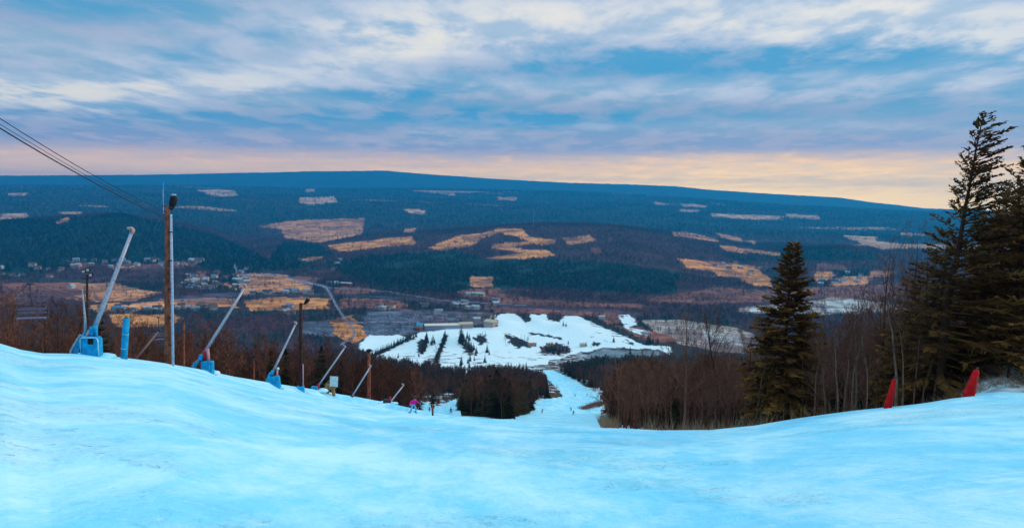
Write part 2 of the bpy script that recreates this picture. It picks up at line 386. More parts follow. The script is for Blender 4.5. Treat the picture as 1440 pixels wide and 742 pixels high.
ROADS = [([(330, 372), (334, 386), (341, 402)], 1.6), ([(408, 391), (440, 399), (458, 403), (464, 412), (470, 425), (480, 441), (488, 452), (496, 460), (499, 468), (494, 476), (480, 484)], 2.6),
         ([(490, 454), (530, 452), (590, 452)], 1.3), ([(340, 386), (385, 386), (408, 391)], 1.3), ([(458, 404), (540, 409), (620, 422), (740, 429)], 0.9), ([(225, 421), (335, 421)], 0.9), ([(640, 436), (760, 437)], 0.7)]
FOREST_TOP = np.array([(-400, 388), (0, 391), (25, 398), (60, 420), (90, 432), (130, 442), (160, 446), (240, 455), (330, 457), (380, 463), (430, 469), (460, 478), (500, 489), (520, 499),
                       (545, 504), (580, 509), (640, 518), (660, 517), (740, 519), (755, 522), (772, 529), (784, 540), (788, 516), (800, 509), (830, 505), (870, 502), (950, 502), (1000, 499), (1040, 494), (1090, 480),
                       (1130, 458), (1190, 448), (1240, 400), (1290, 345), (1440, 300), (1900, 300)], float)
print('relief ready')

# ------------------------------------------------------------------ land mesh
dense = np.arange(R(-41), R(41), R(0.090))
azs = np.concatenate([np.arange(R(-180), R(-41), R(3.5)), dense, np.arange(R(41.5), R(180), R(3.5)), [R(180)]])
ds = np.concatenate([np.geomspace(1.2, 60, 120, endpoint=False), np.geomspace(60, 640, 150, endpoint=False), np.linspace(640, 1500, 220, endpoint=False), np.geomspace(1500, 6000, 170, endpoint=False), np.geomspace(6000, 15000, 120), [16000, 17000]])
NA, ND = len(azs), len(ds)
AZG, DG = np.meshgrid(azs, ds)               # ND x NA
_dcr = np.interp(azs, DCA, DCV)              # one row of vertices runs exactly along the crest of the run
_u = np.arange(121) / 120.0
DG[:121] = np.exp(np.log(1.2) * (1 - _u)[:, None] + np.log(_dcr)[None, :] * _u[:, None])
_u = np.arange(1, 150) / 150.0
DG[121:270] = np.exp(np.log(_dcr)[None, :] * (1 - _u)[:, None] + math.log(640) * _u[:, None])
XG = np.sin(AZG) * DG; YG = np.cos(AZG) * DG
ZG = relief(XG, YG)
DCG = np.interp(AZG, DCA, DCV)


def landuse(x, y, z, d):
    px, py = project(x, y, z)
    n = fbm(x, y, 90, 3); n2_ = fbm(x + 999, y, 60, 3)
    # ragged borders, in metres on the land
    k = np.clip(d, 200, None)
    qx = px + (n + .5 * fbm(x, y, 25, 2)) * 20 * np.clip(1500 / k, .3, 1.5); qy = py + (n2_ + .5 * fbm(x + 99, y, 25, 2)) * 4.5 * np.clip(1500 / k, .35, 1.3)
    return px, py, qx, qy


PX, PY, QX, QY = landuse(XG, YG, ZG, DG)
far_side = DG > 1000
col = np.zeros(XG.shape + (3,), np.float32)
patch = fbm(XG, YG, 260, 4); patch2 = fbm(XG + 5000, YG, 900, 3)
bare = np.array([.080, .030, .034]); con = np.array([.010, .030, .026])
mixf = sstep(-.05, .09, patch + .6 * patch2 - 0.03)
cmask = np.zeros(XG.shape)
BAREZ = [(760, 322), (880, 322), (1000, 345), (1060, 400), (940, 415), (880, 372), (780, 362)]
for p in CONIFER: cmask = np.maximum(cmask, inpoly(QX, QY, p))
mixf = np.where(inpoly(QX, QY, BAREZ) & (DG < 3500), mixf * .15, mixf)
mixf = np.maximum(mixf * 0.65, cmask * far_side)
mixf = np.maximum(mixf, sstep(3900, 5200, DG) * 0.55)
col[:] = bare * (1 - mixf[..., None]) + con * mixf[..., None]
col *= (1 + sstep(4000, 5200, DG)[..., None] * np.array([-.45, .12, .25]))  # distance haze put into the colour: far land loses red, gains blue
# forest floor of the flank: leaf litter with snow left between the trunks
litter = np.array([.085, .040, .028]); fl = sstep(.02, .10, .12 * (DG < 75) +  fbm(XG, YG, 7, 4) + 0.4 * fbm(XG, YG, 60, 2))
lit = litter * (1 - fl[..., None]) + np.array([.60, .66, .72]) * fl[..., None]
col = np.where((DG < 1080)[..., None], lit, col)
for cc, poly in FIELDS:
    mk = inpoly(QX, QY, poly) & far_side
    v = 1 + .9 * fbm(XG * .25, YG, 30, 3) + 1.0 * fbm(XG, YG, 60, 4) + .5 * fbm(XG + 300, YG, 200, 2)
    wear = sstep(.04, .14, fbm(XG + 2000, YG, 80, 4))[..., None] * .6
    col = np.where(mk[..., None], np.array(cc) * v[..., None] * (1 - wear) + bare * 1.6 * wear, col)
FIELDMASK = np.zeros(XG.shape, bool)
# small clearings far away
clr = (fbm(XG * .35, YG, 420, 3) > .235) & (DG > 4200) & (DG < 9500)
col = np.where(clr[..., None], np.array(PAL) * .8, col)
for pts, wd in ROADS:
    mk = np.zeros(XG.shape, bool)
    for (ax, ay), (bx, by) in zip(pts[:-1], pts[1:]):
        L2 = (bx - ax) ** 2 + (by - ay) ** 2
        t = np.clip(((PX - ax) * (bx - ax) + (PY - ay) * (by - ay)) / L2, 0, 1)
        mk |= (np.hypot(PX - ax - t * (bx - ax), PY - ay - t * (by - ay)) < wd * .6)
    col = np.where((mk & far_side)[..., None], np.array([.22, .18, .24]), col)
low = np.zeros(XG.shape, bool)
for p in LOWER: low |= inpoly(PX + 5 * fbm(XG, YG, 12, 2), PY + 2.5 * fbm(XG + 77, YG, 12, 2), p)
low &= (DG > 640)
for p in BARE_IN_SNOW: low &= ~inpoly(PX + 9 * fbm(XG, YG, 9, 2), PY + 5 * fbm(XG + 77, YG, 9, 2), p)
sc_ = fbm(XG, YG, 14, 3) > 0.17
low &= ~(sc_ & ((PY > 494) | (PX > 830)) & (PX > 560))
low &= ~inpoly(PX, PY, POND)
col = np.where(low[..., None], np.array(SNW) * (1 + .10 * fbm(XG, YG, 30, 3))[..., None], col)  # sunlit look put into the colour: whiter than the near slope
col = np.where((inpoly(PX, PY, POND) & (DG > 640))[..., None], np.array([.20, .23, .26]), col)
col = np.where((inpoly(PX, PY, POND_RIM) & (DG > 640))[..., None], np.array([.13, .07, .06]), col)
run = (DG <= DCG + 3.0) | (inpoly(PX, PY, SNOW_RUN) & (DG < 1050) & ~(inpoly(PX, PY, CLUMP_P) & (DG > 90)))
SIDE = (AZG > pix_az(860)) | (AZG < pix_az(560)) | (DG > 250)
run &= ~((fbm(XG, YG, 3, 3) > 0.22) & (DG > DCG) & (DG < 70) & SIDE)
label = np.where(run, 0, np.where(low, 1, np.where(DG < 1080, 2, np.where(DG < 1900, 3, np.where(DG < 4600, 4, np.where(DG < 10200, 5, 6))))))


# ---- materials -----------------------------------------------------------------
def material(name, fn):
    m_ = bpy.data.materials.new(name); m_.use_nodes = True
    t = NT(m_.node_tree); b = t.n['Principled BSDF']
    fn(t, b); return m_


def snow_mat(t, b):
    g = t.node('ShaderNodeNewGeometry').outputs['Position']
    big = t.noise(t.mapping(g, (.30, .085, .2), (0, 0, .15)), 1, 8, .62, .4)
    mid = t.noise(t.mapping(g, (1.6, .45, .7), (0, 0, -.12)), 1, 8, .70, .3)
    c1 = t.mix(t.mr(t.m('ADD', t.m('MULTIPLY', big, .65), t.m('MULTIPLY', mid, .35)), .40, .62), (.21, .63, .82), (.54, .79, .87))  # shade put into the colour: near snow kept bluer than the distant snow
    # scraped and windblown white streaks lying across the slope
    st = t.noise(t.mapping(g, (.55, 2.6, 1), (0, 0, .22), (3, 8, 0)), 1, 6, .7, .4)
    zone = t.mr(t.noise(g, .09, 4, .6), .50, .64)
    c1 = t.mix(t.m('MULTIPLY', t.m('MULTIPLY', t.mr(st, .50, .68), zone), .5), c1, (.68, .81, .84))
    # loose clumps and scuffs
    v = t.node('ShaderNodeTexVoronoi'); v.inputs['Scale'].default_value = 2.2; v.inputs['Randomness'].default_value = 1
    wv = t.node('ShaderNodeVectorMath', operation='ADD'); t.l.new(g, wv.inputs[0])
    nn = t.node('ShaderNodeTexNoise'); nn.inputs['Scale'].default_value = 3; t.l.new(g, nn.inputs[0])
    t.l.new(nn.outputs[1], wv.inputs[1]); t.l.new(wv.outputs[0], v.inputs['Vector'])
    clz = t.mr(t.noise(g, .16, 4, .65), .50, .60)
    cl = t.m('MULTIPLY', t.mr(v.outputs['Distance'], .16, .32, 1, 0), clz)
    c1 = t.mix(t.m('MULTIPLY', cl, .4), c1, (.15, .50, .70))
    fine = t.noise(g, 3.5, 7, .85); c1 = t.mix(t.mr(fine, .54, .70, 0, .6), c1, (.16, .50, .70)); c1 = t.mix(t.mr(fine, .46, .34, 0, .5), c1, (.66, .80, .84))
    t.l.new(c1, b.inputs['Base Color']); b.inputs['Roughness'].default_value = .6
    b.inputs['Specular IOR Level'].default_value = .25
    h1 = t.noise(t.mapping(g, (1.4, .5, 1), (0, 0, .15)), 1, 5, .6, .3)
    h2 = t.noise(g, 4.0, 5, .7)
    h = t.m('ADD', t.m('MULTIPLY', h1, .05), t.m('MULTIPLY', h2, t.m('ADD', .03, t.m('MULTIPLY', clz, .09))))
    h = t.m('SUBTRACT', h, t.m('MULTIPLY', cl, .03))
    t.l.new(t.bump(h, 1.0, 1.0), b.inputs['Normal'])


def land_mat(t, b):
    at = t.node('ShaderNodeAttribute', attribute_name='col').outputs['Color']
    g = t.node('ShaderNodeNewGeometry').outputs['Position']
    a = t.noise(g, .035, 5, .7); a2 = t.noise(g, .0035, 4, .6)
    f = t.m('MULTIPLY', t.mr(a, .3, .7, .55, 1.45), t.mr(a2, .3, .7, .8, 1.2))
    mul = t.node('ShaderNodeVectorMath', operation='SCALE'); t.l.new(at, mul.inputs[0]); t.put(mul.inputs[3], f)
    t.l.new(mul.outputs[0], b.inputs['Base Color']); b.inputs['Roughness'].default_value = .95
    b.inputs['Specular IOR Level'].default_value = .1
    t.l.new(t.bump(t.noise(g, .05, 4, .7), .9, 14), b.inputs['Normal'])


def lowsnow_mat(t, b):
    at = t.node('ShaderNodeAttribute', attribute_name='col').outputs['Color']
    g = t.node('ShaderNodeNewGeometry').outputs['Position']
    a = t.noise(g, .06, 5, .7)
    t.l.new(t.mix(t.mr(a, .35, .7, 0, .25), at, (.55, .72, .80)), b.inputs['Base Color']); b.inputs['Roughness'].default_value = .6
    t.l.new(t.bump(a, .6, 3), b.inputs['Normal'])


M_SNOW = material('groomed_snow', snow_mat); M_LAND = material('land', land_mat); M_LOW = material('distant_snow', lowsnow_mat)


def mesh_obj(name, v, f, m_=None, parent=None, smooth=False):
    me = bpy.data.meshes.new(name)
    me.from_pydata(v, [], f); me.update()
    if smooth: me.polygons.foreach_set('use_smooth', [True] * len(me.polygons))
    if m_: me.materials.append(m_)
    o = bpy.data.objects.new(name, me); COL.objects.link(o)
    if parent: o.parent = parent
    return o


ii, jj = np.meshgrid(np.arange(ND - 1), np.arange(NA - 1), indexing='ij')
q = np.stack([ii * NA + jj, ii * NA + jj + 1, (ii + 1) * NA + jj + 1, (ii + 1) * NA + jj], -1).reshape(-1, 4)[:, ::-1]
flabel = np.stack([label[:-1, :-1], label[1:, 1:], label[:-1, 1:], label[1:, :-1]], -1).min(-1).reshape(-1)
VALL = np.stack([XG, YG, ZG], -1).reshape(-1, 3).astype(np.float32); CALL = col.reshape(-1, 3)


def grid_part(name, k, m_):
    fs = q[flabel == k]
    u, inv = np.unique(fs, return_inverse=True); inv = inv.reshape(-1)
    me = bpy.data.meshes.new(name)
    me.vertices.add(len(u)); me.vertices.foreach_set('co', VALL[u].ravel())
    me.loops.add(len(inv)); me.loops.foreach_set('vertex_index', inv.astype(np.int32))
    me.polygons.add(len(fs)); me.polygons.foreach_set('loop_start', np.arange(len(fs), dtype=np.int32) * 4)
    me.polygons.foreach_set('loop_total', np.full(len(fs), 4, np.int32)) if False else None
    me.polygons.foreach_set('use_smooth', np.ones(len(fs), bool))
    me.update(calc_edges=True)
    ca = me.color_attributes.new('col', 'FLOAT_COLOR', 'POINT')
    ca.data.foreach_set('color', np.concatenate([CALL[u], np.ones((len(u), 1))], 1).astype(np.float32).ravel())
    me.materials.append(m_)
    o = bpy.data.objects.new(name, me); COL.objects.link(o); o['kind'] = 'structure'; return o


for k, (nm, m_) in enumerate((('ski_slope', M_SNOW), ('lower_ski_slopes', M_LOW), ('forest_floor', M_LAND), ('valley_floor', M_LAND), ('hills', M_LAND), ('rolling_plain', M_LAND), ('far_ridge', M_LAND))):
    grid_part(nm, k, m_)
print('land ready', NA, ND, VALL[:, 2].min(), VALL[:, 2].max())

# ------------------------------------------------------------------ mesh builder
class MB:
    def __init__(s): s.v = []; s.f = []
    def tube(s, pts, rad, n=6, cap=True):
        pts = [Vector(p) for p in pts]; b0 = len(s.v); k = len(pts)
        if not hasattr(rad, '__len__'): rad = [rad] * k
        prev = None
        for i, p in enumerate(pts):
            d = (pts[min(i + 1, k - 1)] - pts[max(i - 1, 0)]).normalized()
            if prev is None:
                a = d.orthogonal().normalized()
            else:
                a = (prev - d * prev.dot(d)); a = a.normalized() if a.length > 1e-6 else d.orthogonal().normalized()
            prev = a; c_ = d.cross(a)
            for j in range(n):
                t = 2 * math.pi * j / n
                s.v.append(p + (a * math.cos(t) + c_ * math.sin(t)) * rad[i])
        for i in range(k - 1):
            for j in range(n):
                u = b0 + i * n + j; v_ = b0 + i * n + (j + 1) % n
                s.f.append((u, v_, v_ + n, u + n))
        if cap and n > 3:
            s.f.append(tuple(b0 + j for j in range(n))[::-1]); s.f.append(tuple(b0 + (k - 1) * n + j for j in range(n)))
        return s
    def spike(s, a, b, r):           # 3-sided twig running to a point
        a, b = Vector(a), Vector(b); d = (b - a).normalized(); u = d.orthogonal().normalized(); w_ = d.cross(u); b0 = len(s.v)
        for t in (0, 2.09, 4.19): s.v.append(a + (u * math.cos(t) + w_ * math.sin(t)) * r)
        s.v.append(b); s.f += [(b0, b0 + 1, b0 + 3), (b0 + 1, b0 + 2, b0 + 3), (b0 + 2, b0, b0 + 3)]
    def leaf(s, a, b, wd, nrm):      # thin blade spray
        a, b = Vector(a), Vector(b); d = b - a; sd = d.cross(nrm)
        sd = sd.normalized() * wd if sd.length > 1e-6 else Vector((wd, 0, 0)); m_ = a + d * .45; b0 = len(s.v)
        s.v += [a, m_ + sd, b, m_ - sd]; s.f.append((b0, b0 + 1, b0 + 2, b0 + 3))
    def box(s, c_, size, rot=None, bev=0.0):
        c_ = Vector(c_); hx, hy, hz_ = [k / 2 for k in size]; b0 = len(s.v)
        if bev <= 0:
            P = [Vector((x, y, z)) for z in (-hz_, hz_) for x, y in ((-hx, -hy), (hx, -hy), (hx, hy), (-hx, hy))]
            Fs = [(0, 3, 2, 1), (4, 5, 6, 7), (0, 1, 5, 4), (1, 2, 6, 5), (2, 3, 7, 6), (3, 0, 4, 7)]
        else:
            ring = []
            for cx, cy, a0 in ((hx - bev, hy - bev, 0), (-hx + bev, hy - bev, 90), (-hx + bev, -hy + bev, 180), (hx - bev, -hy + bev, 270)):
                for k in range(3): ring.append((cx + bev * math.cos(R(a0 + 45 * k)), cy + bev * math.sin(R(a0 + 45 * k)), cx, cy))
            P = []
            for zz, sc_ in ((-hz_, 1), (hz_ - bev, 1), (hz_, .0)):
                for x, y, cx, cy in ring:
                    P.append(Vector((x, y, zz)) if sc_ else Vector((cx + (x - cx) * .3, cy + (y - cy) * .3, zz)))
            Fs = []
            for L in range(2):
                for j in range(12): Fs.append((L * 12 + j, L * 12 + (j + 1) % 12, (L + 1) * 12 + (j + 1) % 12, (L + 1) * 12 + j))
            Fs.append(tuple(range(12))[::-1]); Fs.append(tuple(range(24, 36)))
        if rot is not None:
            M_ = rot if isinstance(rot, Matrix) else Euler(rot).to_matrix()
            P = [M_ @ p for p in P]
        s.v += [c_ + p for p in P]; s.f += [tuple(b0 + i for i in f_) for f_ in Fs]
        return s
    def ball(s, c_, r, n=8, m_=6, sc=(1, 1, 1)):
        c_ = Vector(c_); b0 = len(s.v)
        for i in range(m_ + 1):
            th = math.pi * i / m_
            for j in range(n):
                ph = 2 * math.pi * j / n
                s.v.append(c_ + Vector((math.sin(th) * math.cos(ph) * sc[0], math.sin(th) * math.sin(ph) * sc[1], math.cos(th) * sc[2])) * r)
        for i in range(m_):
            for j in range(n):
                a = b0 + i * n + j; b = b0 + i * n + (j + 1) % n
                s.f.append((a, a + n, b + n, b))
        return s
    def mesh(s, name, m_, smooth=False):
        me = bpy.data.meshes.new(name); me.from_pydata([tuple(p) for p in s.v], [], s.f); me.update()
        if smooth: me.polygons.foreach_set('use_smooth', [True] * len(me.polygons))
        me.materials.append(m_); return me
    def build(s, name, m_, parent=None, smooth=False):
        o = bpy.data.objects.new(name, s.mesh(name, m_, smooth)); COL.objects.link(o)
        if parent: o.parent = parent
        return o


def thing(name, label, cat, loc=(0, 0, 0), rz=0.0, group=None):
    o = bpy.data.objects.new(name, None); COL.objects.link(o); o.location = loc; o.rotation_euler = (0, 0, rz)
    o.empty_display_size = .3; o['label'] = label; o['category'] = cat
    if group: o['group'] = group
    return o


def tag(o, label, cat, group=None):
    o['label'] = label; o['category'] = cat
    if group: o['group'] = group
    return o


def child(name, me, parent):
    o = bpy.data.objects.new(name, me); COL.objects.link(o); o.parent = parent; return o


def paint(name, c_, rough=.6, metal=0.0, var=.15, scale=6, bumpy=.1, spec=.15):
    def fn(t, b):
        tcd = t.node('ShaderNodeTexCoord').outputs['Object']
        n = t.noise(tcd, scale, 5, .65)
        dk = tuple(v * (1 - 2 * var) for v in c_); lt = tuple(min(1, v * (1 + var)) for v in c_)
        t.l.new(t.mix(t.mr(n, .3, .7), dk, lt), b.inputs['Base Color'])
        b.inputs['Roughness'].default_value = rough; b.inputs['Metallic'].default_value = metal
        b.inputs['Specular IOR Level'].default_value = spec
        t.l.new(t.bump(n, bumpy, .03), b.inputs['Normal'])
    return material(name, fn)


def tree_mat(name, a, b_, scale=1.2, inst=False):
    """bark or foliage: two tones in clumps, every tree a little different"""
    def fn(t, b):
        tcd = t.node('ShaderNodeTexCoord').outputs['Object']
        oi = t.node('ShaderNodeObjectInfo').outputs['Random']
        c_ = t.mix(t.mr(t.noise(tcd, scale, 4, .7), .38, .62), a, b_)
        c_ = t.mix(t.m('MULTIPLY', oi, .6), c_, tuple(v * .55 for v in a))
        if inst:
            at = t.node('ShaderNodeAttribute', attribute_name='tint', attribute_type='INSTANCER').outputs['Color']
            mm = t.node('ShaderNodeMix', data_type='RGBA', blend_type='MULTIPLY'); mm.inputs[0].default_value = 1
            t.l.new(c_, mm.inputs[6]); t.l.new(at, mm.inputs[7]); c_ = mm.outputs[2]
        t.l.new(c_, b.inputs['Base Color']); b.inputs['Roughness'].default_value = .9
        b.inputs['Specular IOR Level'].default_value = .1
    return material(name, fn)


BARK = tree_mat('bark', (.085, .028, .017), (.15, .062, .040)); TWIG = tree_mat('twigs', (.11, .040, .025), (.22, .095, .062))
PALEBARK = tree_mat('pale_bark', (.14, .065, .045), (.24, .13, .09), 2.5); OLDBARK = tree_mat('dark_bark', (.035, .012, .008), (.065, .026, .018))
NEEDLE = tree_mat('hemlock_needles', (.095, .034, .011), (.22, .092, .016), .9)
NEEDLE2 = tree_mat('pine_needles', (.026, .020, .007), (.05, .038, .011), .8)
FB = tree_mat('forest_twigs', (.085, .026, .015), (.17, .068, .042), 1.2, True)
FC = tree_mat('forest_needles', (.026, .022, .008), (.050, .040, .013), 1.2, True)
VB = tree_mat('valley_twigs', (.095, .036, .042), (.15, .065, .065), .3, True)
VC = tree_mat('valley_needles', (.009, .030, .026), (.016, .045, .034), .3, True)


def rvec(rg, k=1.0): return Vector((rg.uniform(-k, k), rg.uniform(-k, k), rg.uniform(-k, k)))


def bare_tree(seed, h, r=None, limbs=12, sub=5, twigs=4, start=.3, thick=1.0, spread=.42, lean=(0, 0), fork=False, tips=True):
    """trunk mesh builder and crown mesh builder of a leafless tree standing at the origin"""
    rg = random.Random(seed); T = MB(); C = MB(); r = r or h * .014
    n = 8; pts = []; ox = oy = 0
    for i in range(n + 1):
        f = i / n; ox += rg.uniform(-.012, .012) * h; oy += rg.uniform(-.012, .012) * h
        pts.append(Vector((ox + lean[0] * f * f * h, oy + lean[1] * f * f * h, f * h * .95 - .6 * (i == 0))))
    T.tube(pts, [r * (1 - .9 * i / n) * (1.35 if i == 0 else 1) for i in range(n + 1)], 6)

    def at(f):
        k = min(int(f * n), n - 1); return pts[k].lerp(pts[k + 1], f * n - k), r * (1 - .9 * f)

    def branch(p, d, L, rad, lv):
        segs = 4 if lv == 0 else 3; q_ = [p]; dd = d.copy(); cur = p.copy()
        for i in range(segs):
            dd = (dd + rvec(rg, .22) + Vector((0, 0, .10))).normalized(); cur = cur + dd * L / segs; q_.append(cur)
        C.tube(q_, [rad * (1 - .75 * i / segs) for i in range(segs + 1)], 4 if lv == 0 else 3, False)
        cnt = sub if lv == 0 else twigs
        for j in range(cnt):
            f = rg.uniform(.25, 1.0); k = min(int(f * segs), segs - 1); b_ = q_[k].lerp(q_[k + 1], f * segs - k)
            nd = (dd + rvec(rg, .75) + Vector((0, 0, .15))).normalized()
            if lv == 0: branch(b_, nd, L * rg.uniform(.35, .6), rad * .45, 1)
            else:
                l_ = L * rg.uniform(.35, .7); e = b_ + nd * l_; C.spike(b_, e, max(rad * .35, .006 * thick))
                if tips:
                    for _ in range(2):
                        f2 = rg.uniform(.3, .9); s_ = b_.lerp(e, f2); C.spike(s_, s_ + (nd + rvec(rg, .8)).normalized() * l_ * .55, .005 * thick)
    for i in range(limbs):
        f = start + (1 - start) * (i + rg.random()) / limbs; f = min(f, .985)
        p, rr = at(f); a = i * 2.4 + rg.uniform(-.5, .5); el = R(rg.uniform(22, 50) + 25 * f)
        d = Vector((math.cos(a) * math.cos(el), math.sin(a) * math.cos(el), math.sin(el)))
        branch(p, d, h * spread * (1.12 - .8 * (f - start) / (1 - start)) * rg.uniform(.75, 1.1) * .8, max(rr * .5, .012 * thick), 0)
    return T, C


def evergreen(seed, h, width, dens=1.0, wind=0.0, lean=0.0, start=.06, droop=.25, blade=1.0, ragged=.3, power=.8, trunk_r=None, bshape=None):
    """trunk and feathery crown; wind > 0 drags the sprays towards +x"""
    rg = random.Random(seed); T = MB(); C = MB(); n = 9; tr = trunk_r or h * .016
    pts = [Vector((lean * h * (i / n) ** 1.8 + rg.uniform(-.004, .004) * h, rg.uniform(-.004, .004) * h, h * i / n - .6 * (i == 0))) for i in range(n + 1)]
    T.tube(pts, [tr * (1 - .93 * i / n) * (1.4 if i == 0 else 1) for i in range(n + 1)], 7)
    nb = int(h * 9 * dens)
    for i in range(nb):
        f = start + (1 - start) * ((i + rg.random()) / nb) ** 1.0; f = min(f, .995)
        k = min(int(f * n), n - 1); p = pts[k].lerp(pts[k + 1], f * n - k)
        a = i * 2.39996 + rg.uniform(-.4, .4)
        prof = bshape(f) if bshape else (1 - f) ** power * .95 + .05
        L = width * prof * (1 - ragged * rg.random() ** 1.5)
        d = Vector((math.cos(a), math.sin(a), 0)); L *= 1 + wind * .45 * d.x
        rise = (f - .45) * 1.1 + wind * .25 + rg.uniform(-.12, .12)
        d = (d + Vector((wind * .35 * f, 0, rise))).normalized()
        q_ = [p]; cur = p.copy(); dd = d.copy(); seg = 4
        for s_ in range(seg):
            dd = (dd + Vector((wind * .10, 0, -droop * .35 * (1 - f))) + rvec(rg, .06)).normalized(); cur = cur + dd * L / seg; q_.append(cur)
        C.tube(q_, [.022 * L * (1 - .8 * s_ / seg) * .6 + .004 for s_ in range(seg + 1)], 3, False)
        m_ = max(4, int(L * 6.5 * dens))
        for j in range(m_):
            g = .18 + .82 * (j + rg.random()) / m_; kk = min(int(g * seg), seg - 1); b_ = q_[kk].lerp(q_[kk + 1], g * seg - kk)
            side = dd.cross(Vector((0, 0, 1))).normalized() * (1 if j % 2 else -1)
            l_ = (.25 + .32 * L * (1 - g) ** .7) * rg.uniform(.6, 1.15)
            e = b_ + (side * .8 + dd * .8 + Vector((wind * .3, 0, -.15 + .3 * f)) + rvec(rg, .25)).normalized() * l_
            up_ = (Vector((0, 0, 1)) + rvec(rg, .5)).normalized()
            C.leaf(b_, e, .055 * blade * rg.uniform(.7, 1.3), up_)
            for r_ in range(3):
                g2 = .25 + .25 * r_; s0 = b_.lerp(e, g2); dr = (e - b_).normalized(); sd = dr.cross(up_) * (1 if r_ % 2 else -1)
                C.leaf(s0, s0 + (dr * .7 + sd * .7 + rvec(rg, .25)).normalized() * l_ * .45, .035 * blade, up_ + rvec(rg, .3))
    return T, C


def small_evergreen(seed, h, width, tiers=9, per=7):
    """light conifer for middle distance: tiers of drooping ragged boughs"""
    rg = random.Random(seed); T = MB(); C = MB(); T.tube([(0, 0, -.5), (0, 0, h * .9)], [h * .014, .02], 5)
    for i in range(tiers):
        f = .1 + .88 * i / tiers
        for j in range(per):
            a = 2 * math.pi * (j + rg.random() * .8) / per + i; L = width * (1 - f) ** .85 * rg.uniform(.65, 1.15) + .12
            p = Vector((0, 0, f * h)); e = Vector((math.cos(a) * L, math.sin(a) * L, f * h - L * .25 + rg.uniform(-.1, .25)))
            for s_ in (-1, 1):
                C.leaf(p, e + Vector((-math.sin(a), math.cos(a), 0)) * s_ * L * .3, L * .20, (Vector((0, 0, 1)) + rvec(rg, .5)))
            C.leaf(p + Vector((0, 0, .02 * h)), e + Vector((0, 0, .06 * h)), L * .26, Vector((0, 0, 1)) + rvec(rg, .5))
    for k in range(3): C.leaf((0, 0, h * .86), (rg.uniform(-.1, .1), rg.uniform(-.1, .1), h), .05 * h * .5, Vector((math.cos(k), math.sin(k), 0)))
    return T, C


def puff(seed, h, conif):
    """a tree a few pixels tall: clumps of short blades in a crown-shaped volume above a stem"""
    rg = random.Random(seed); C = MB(); C.tube([(0, 0, -1), (0, 0, h * .5)], h * .02, 3, False)
    for i in range(26 if conif else 34):
        a = rg.random() * 6.283; f = rg.random()
        if conif: rr = h * .24 * (1 - f) * rg.uniform(.5, 1); z = h * (.08 + .9 * f)
        else: rr = h * .30 * math.sin(math.pi * min(1, f * .85 + .12)) ** .6 * rg.random() ** .5; z = h * (.3 + .66 * f)
        p = Vector((math.cos(a) * rr, math.sin(a) * rr, z)); d = (Vector((math.cos(a), math.sin(a), -.4 if conif else .9)) + rvec(rg, .5)).normalized()
        C.leaf(p - d * h * .05, p + d * h * .13, h * (.055 if conif else .04), rvec(rg, 1))
    return C


# ------------------------------------------------------------------ scattered woods (too many to count)
def proto(nm, meshes):
    """join builders into one unlinked object with several material slots"""
    me = bpy.data.meshes.new(nm); v = []; f = []; mi = []
    for k, (mb, m_) in enumerate(meshes):
        o = len(v); v += [tuple(p) for p in mb.v]; f += [tuple(i + o for i in q_) for q_ in mb.f]; mi += [k] * len(mb.f); me.materials.append(m_)
    me.from_pydata(v, [], f); me.polygons.foreach_set('material_index', mi); me.update()
    return bpy.data.objects.new(nm, me)


def scatter(name, label, protos, P, S, rot, pick, tint):
    c_ = bpy.data.collections.new(name + '_kinds')
    for i, o in enumerate(protos): o.name = '%s_kind_%02d' % (name, i); c_.objects.link(o)
    me = bpy.data.meshes.new(name); me.vertices.add(len(P)); me.vertices.foreach_set('co', np.asarray(P, np.float32).ravel())
    def att(n, ty, dat, key='value'):
        a = me.attributes.new(n, ty, 'POINT'); a.data.foreach_set(key, np.ascontiguousarray(dat).ravel())
    att('size', 'FLOAT_VECTOR', np.asarray(S, np.float32), 'vector'); att('turn', 'FLOAT_VECTOR', np.asarray(rot, np.float32), 'vector')
    att('pick', 'INT', np.asarray(pick, np.int32)); att('tint', 'FLOAT_COLOR', np.concatenate([tint, np.ones((len(P), 1))], 1).astype(np.float32), 'color')
    o = bpy.data.objects.new(name, me); COL.objects.link(o); o['kind'] = 'stuff'; o['label'] = label
    ng = bpy.data.node_groups.new(name, 'GeometryNodeTree')
    ng.interface.new_socket('Geometry', in_out='INPUT', socket_type='NodeSocketGeometry'); ng.interface.new_socket('Geometry', in_out='OUTPUT', socket_type='NodeSocketGeometry')
    N, L = ng.nodes, ng.links; gi = N.new('NodeGroupInput'); go = N.new('NodeGroupOutput')
    ip = N.new('GeometryNodeInstanceOnPoints'); ci = N.new('GeometryNodeCollectionInfo'); ci.inputs[0].default_value = c_
    ci.inputs['Separate Children'].default_value = True; ci.inputs['Reset Children'].default_value = True
    def na(n, ty):
        x = N.new('GeometryNodeInputNamedAttribute'); x.data_type = ty; x.inputs['Name'].default_value = n; return x.outputs['Attribute']
    e2r = N.new('FunctionNodeEulerToRotation')
    L.new(gi.outputs[0], ip.inputs['Points']); L.new(ci.outputs[0], ip.inputs['Instance']); ip.inputs['Pick Instance'].default_value = True
    L.new(na('pick', 'INT'), ip.inputs['Instance Index']); L.new(na('turn', 'FLOAT_VECTOR'), e2r.inputs[0]); L.new(e2r.outputs[0], ip.inputs['Rotation'])
    L.new(na('size', 'FLOAT_VECTOR'), ip.inputs['Scale']); L.new(ip.outputs[0], go.inputs[0])
    md = o.modifiers.new('trees', 'NODES'); md.node_group = ng
    return o


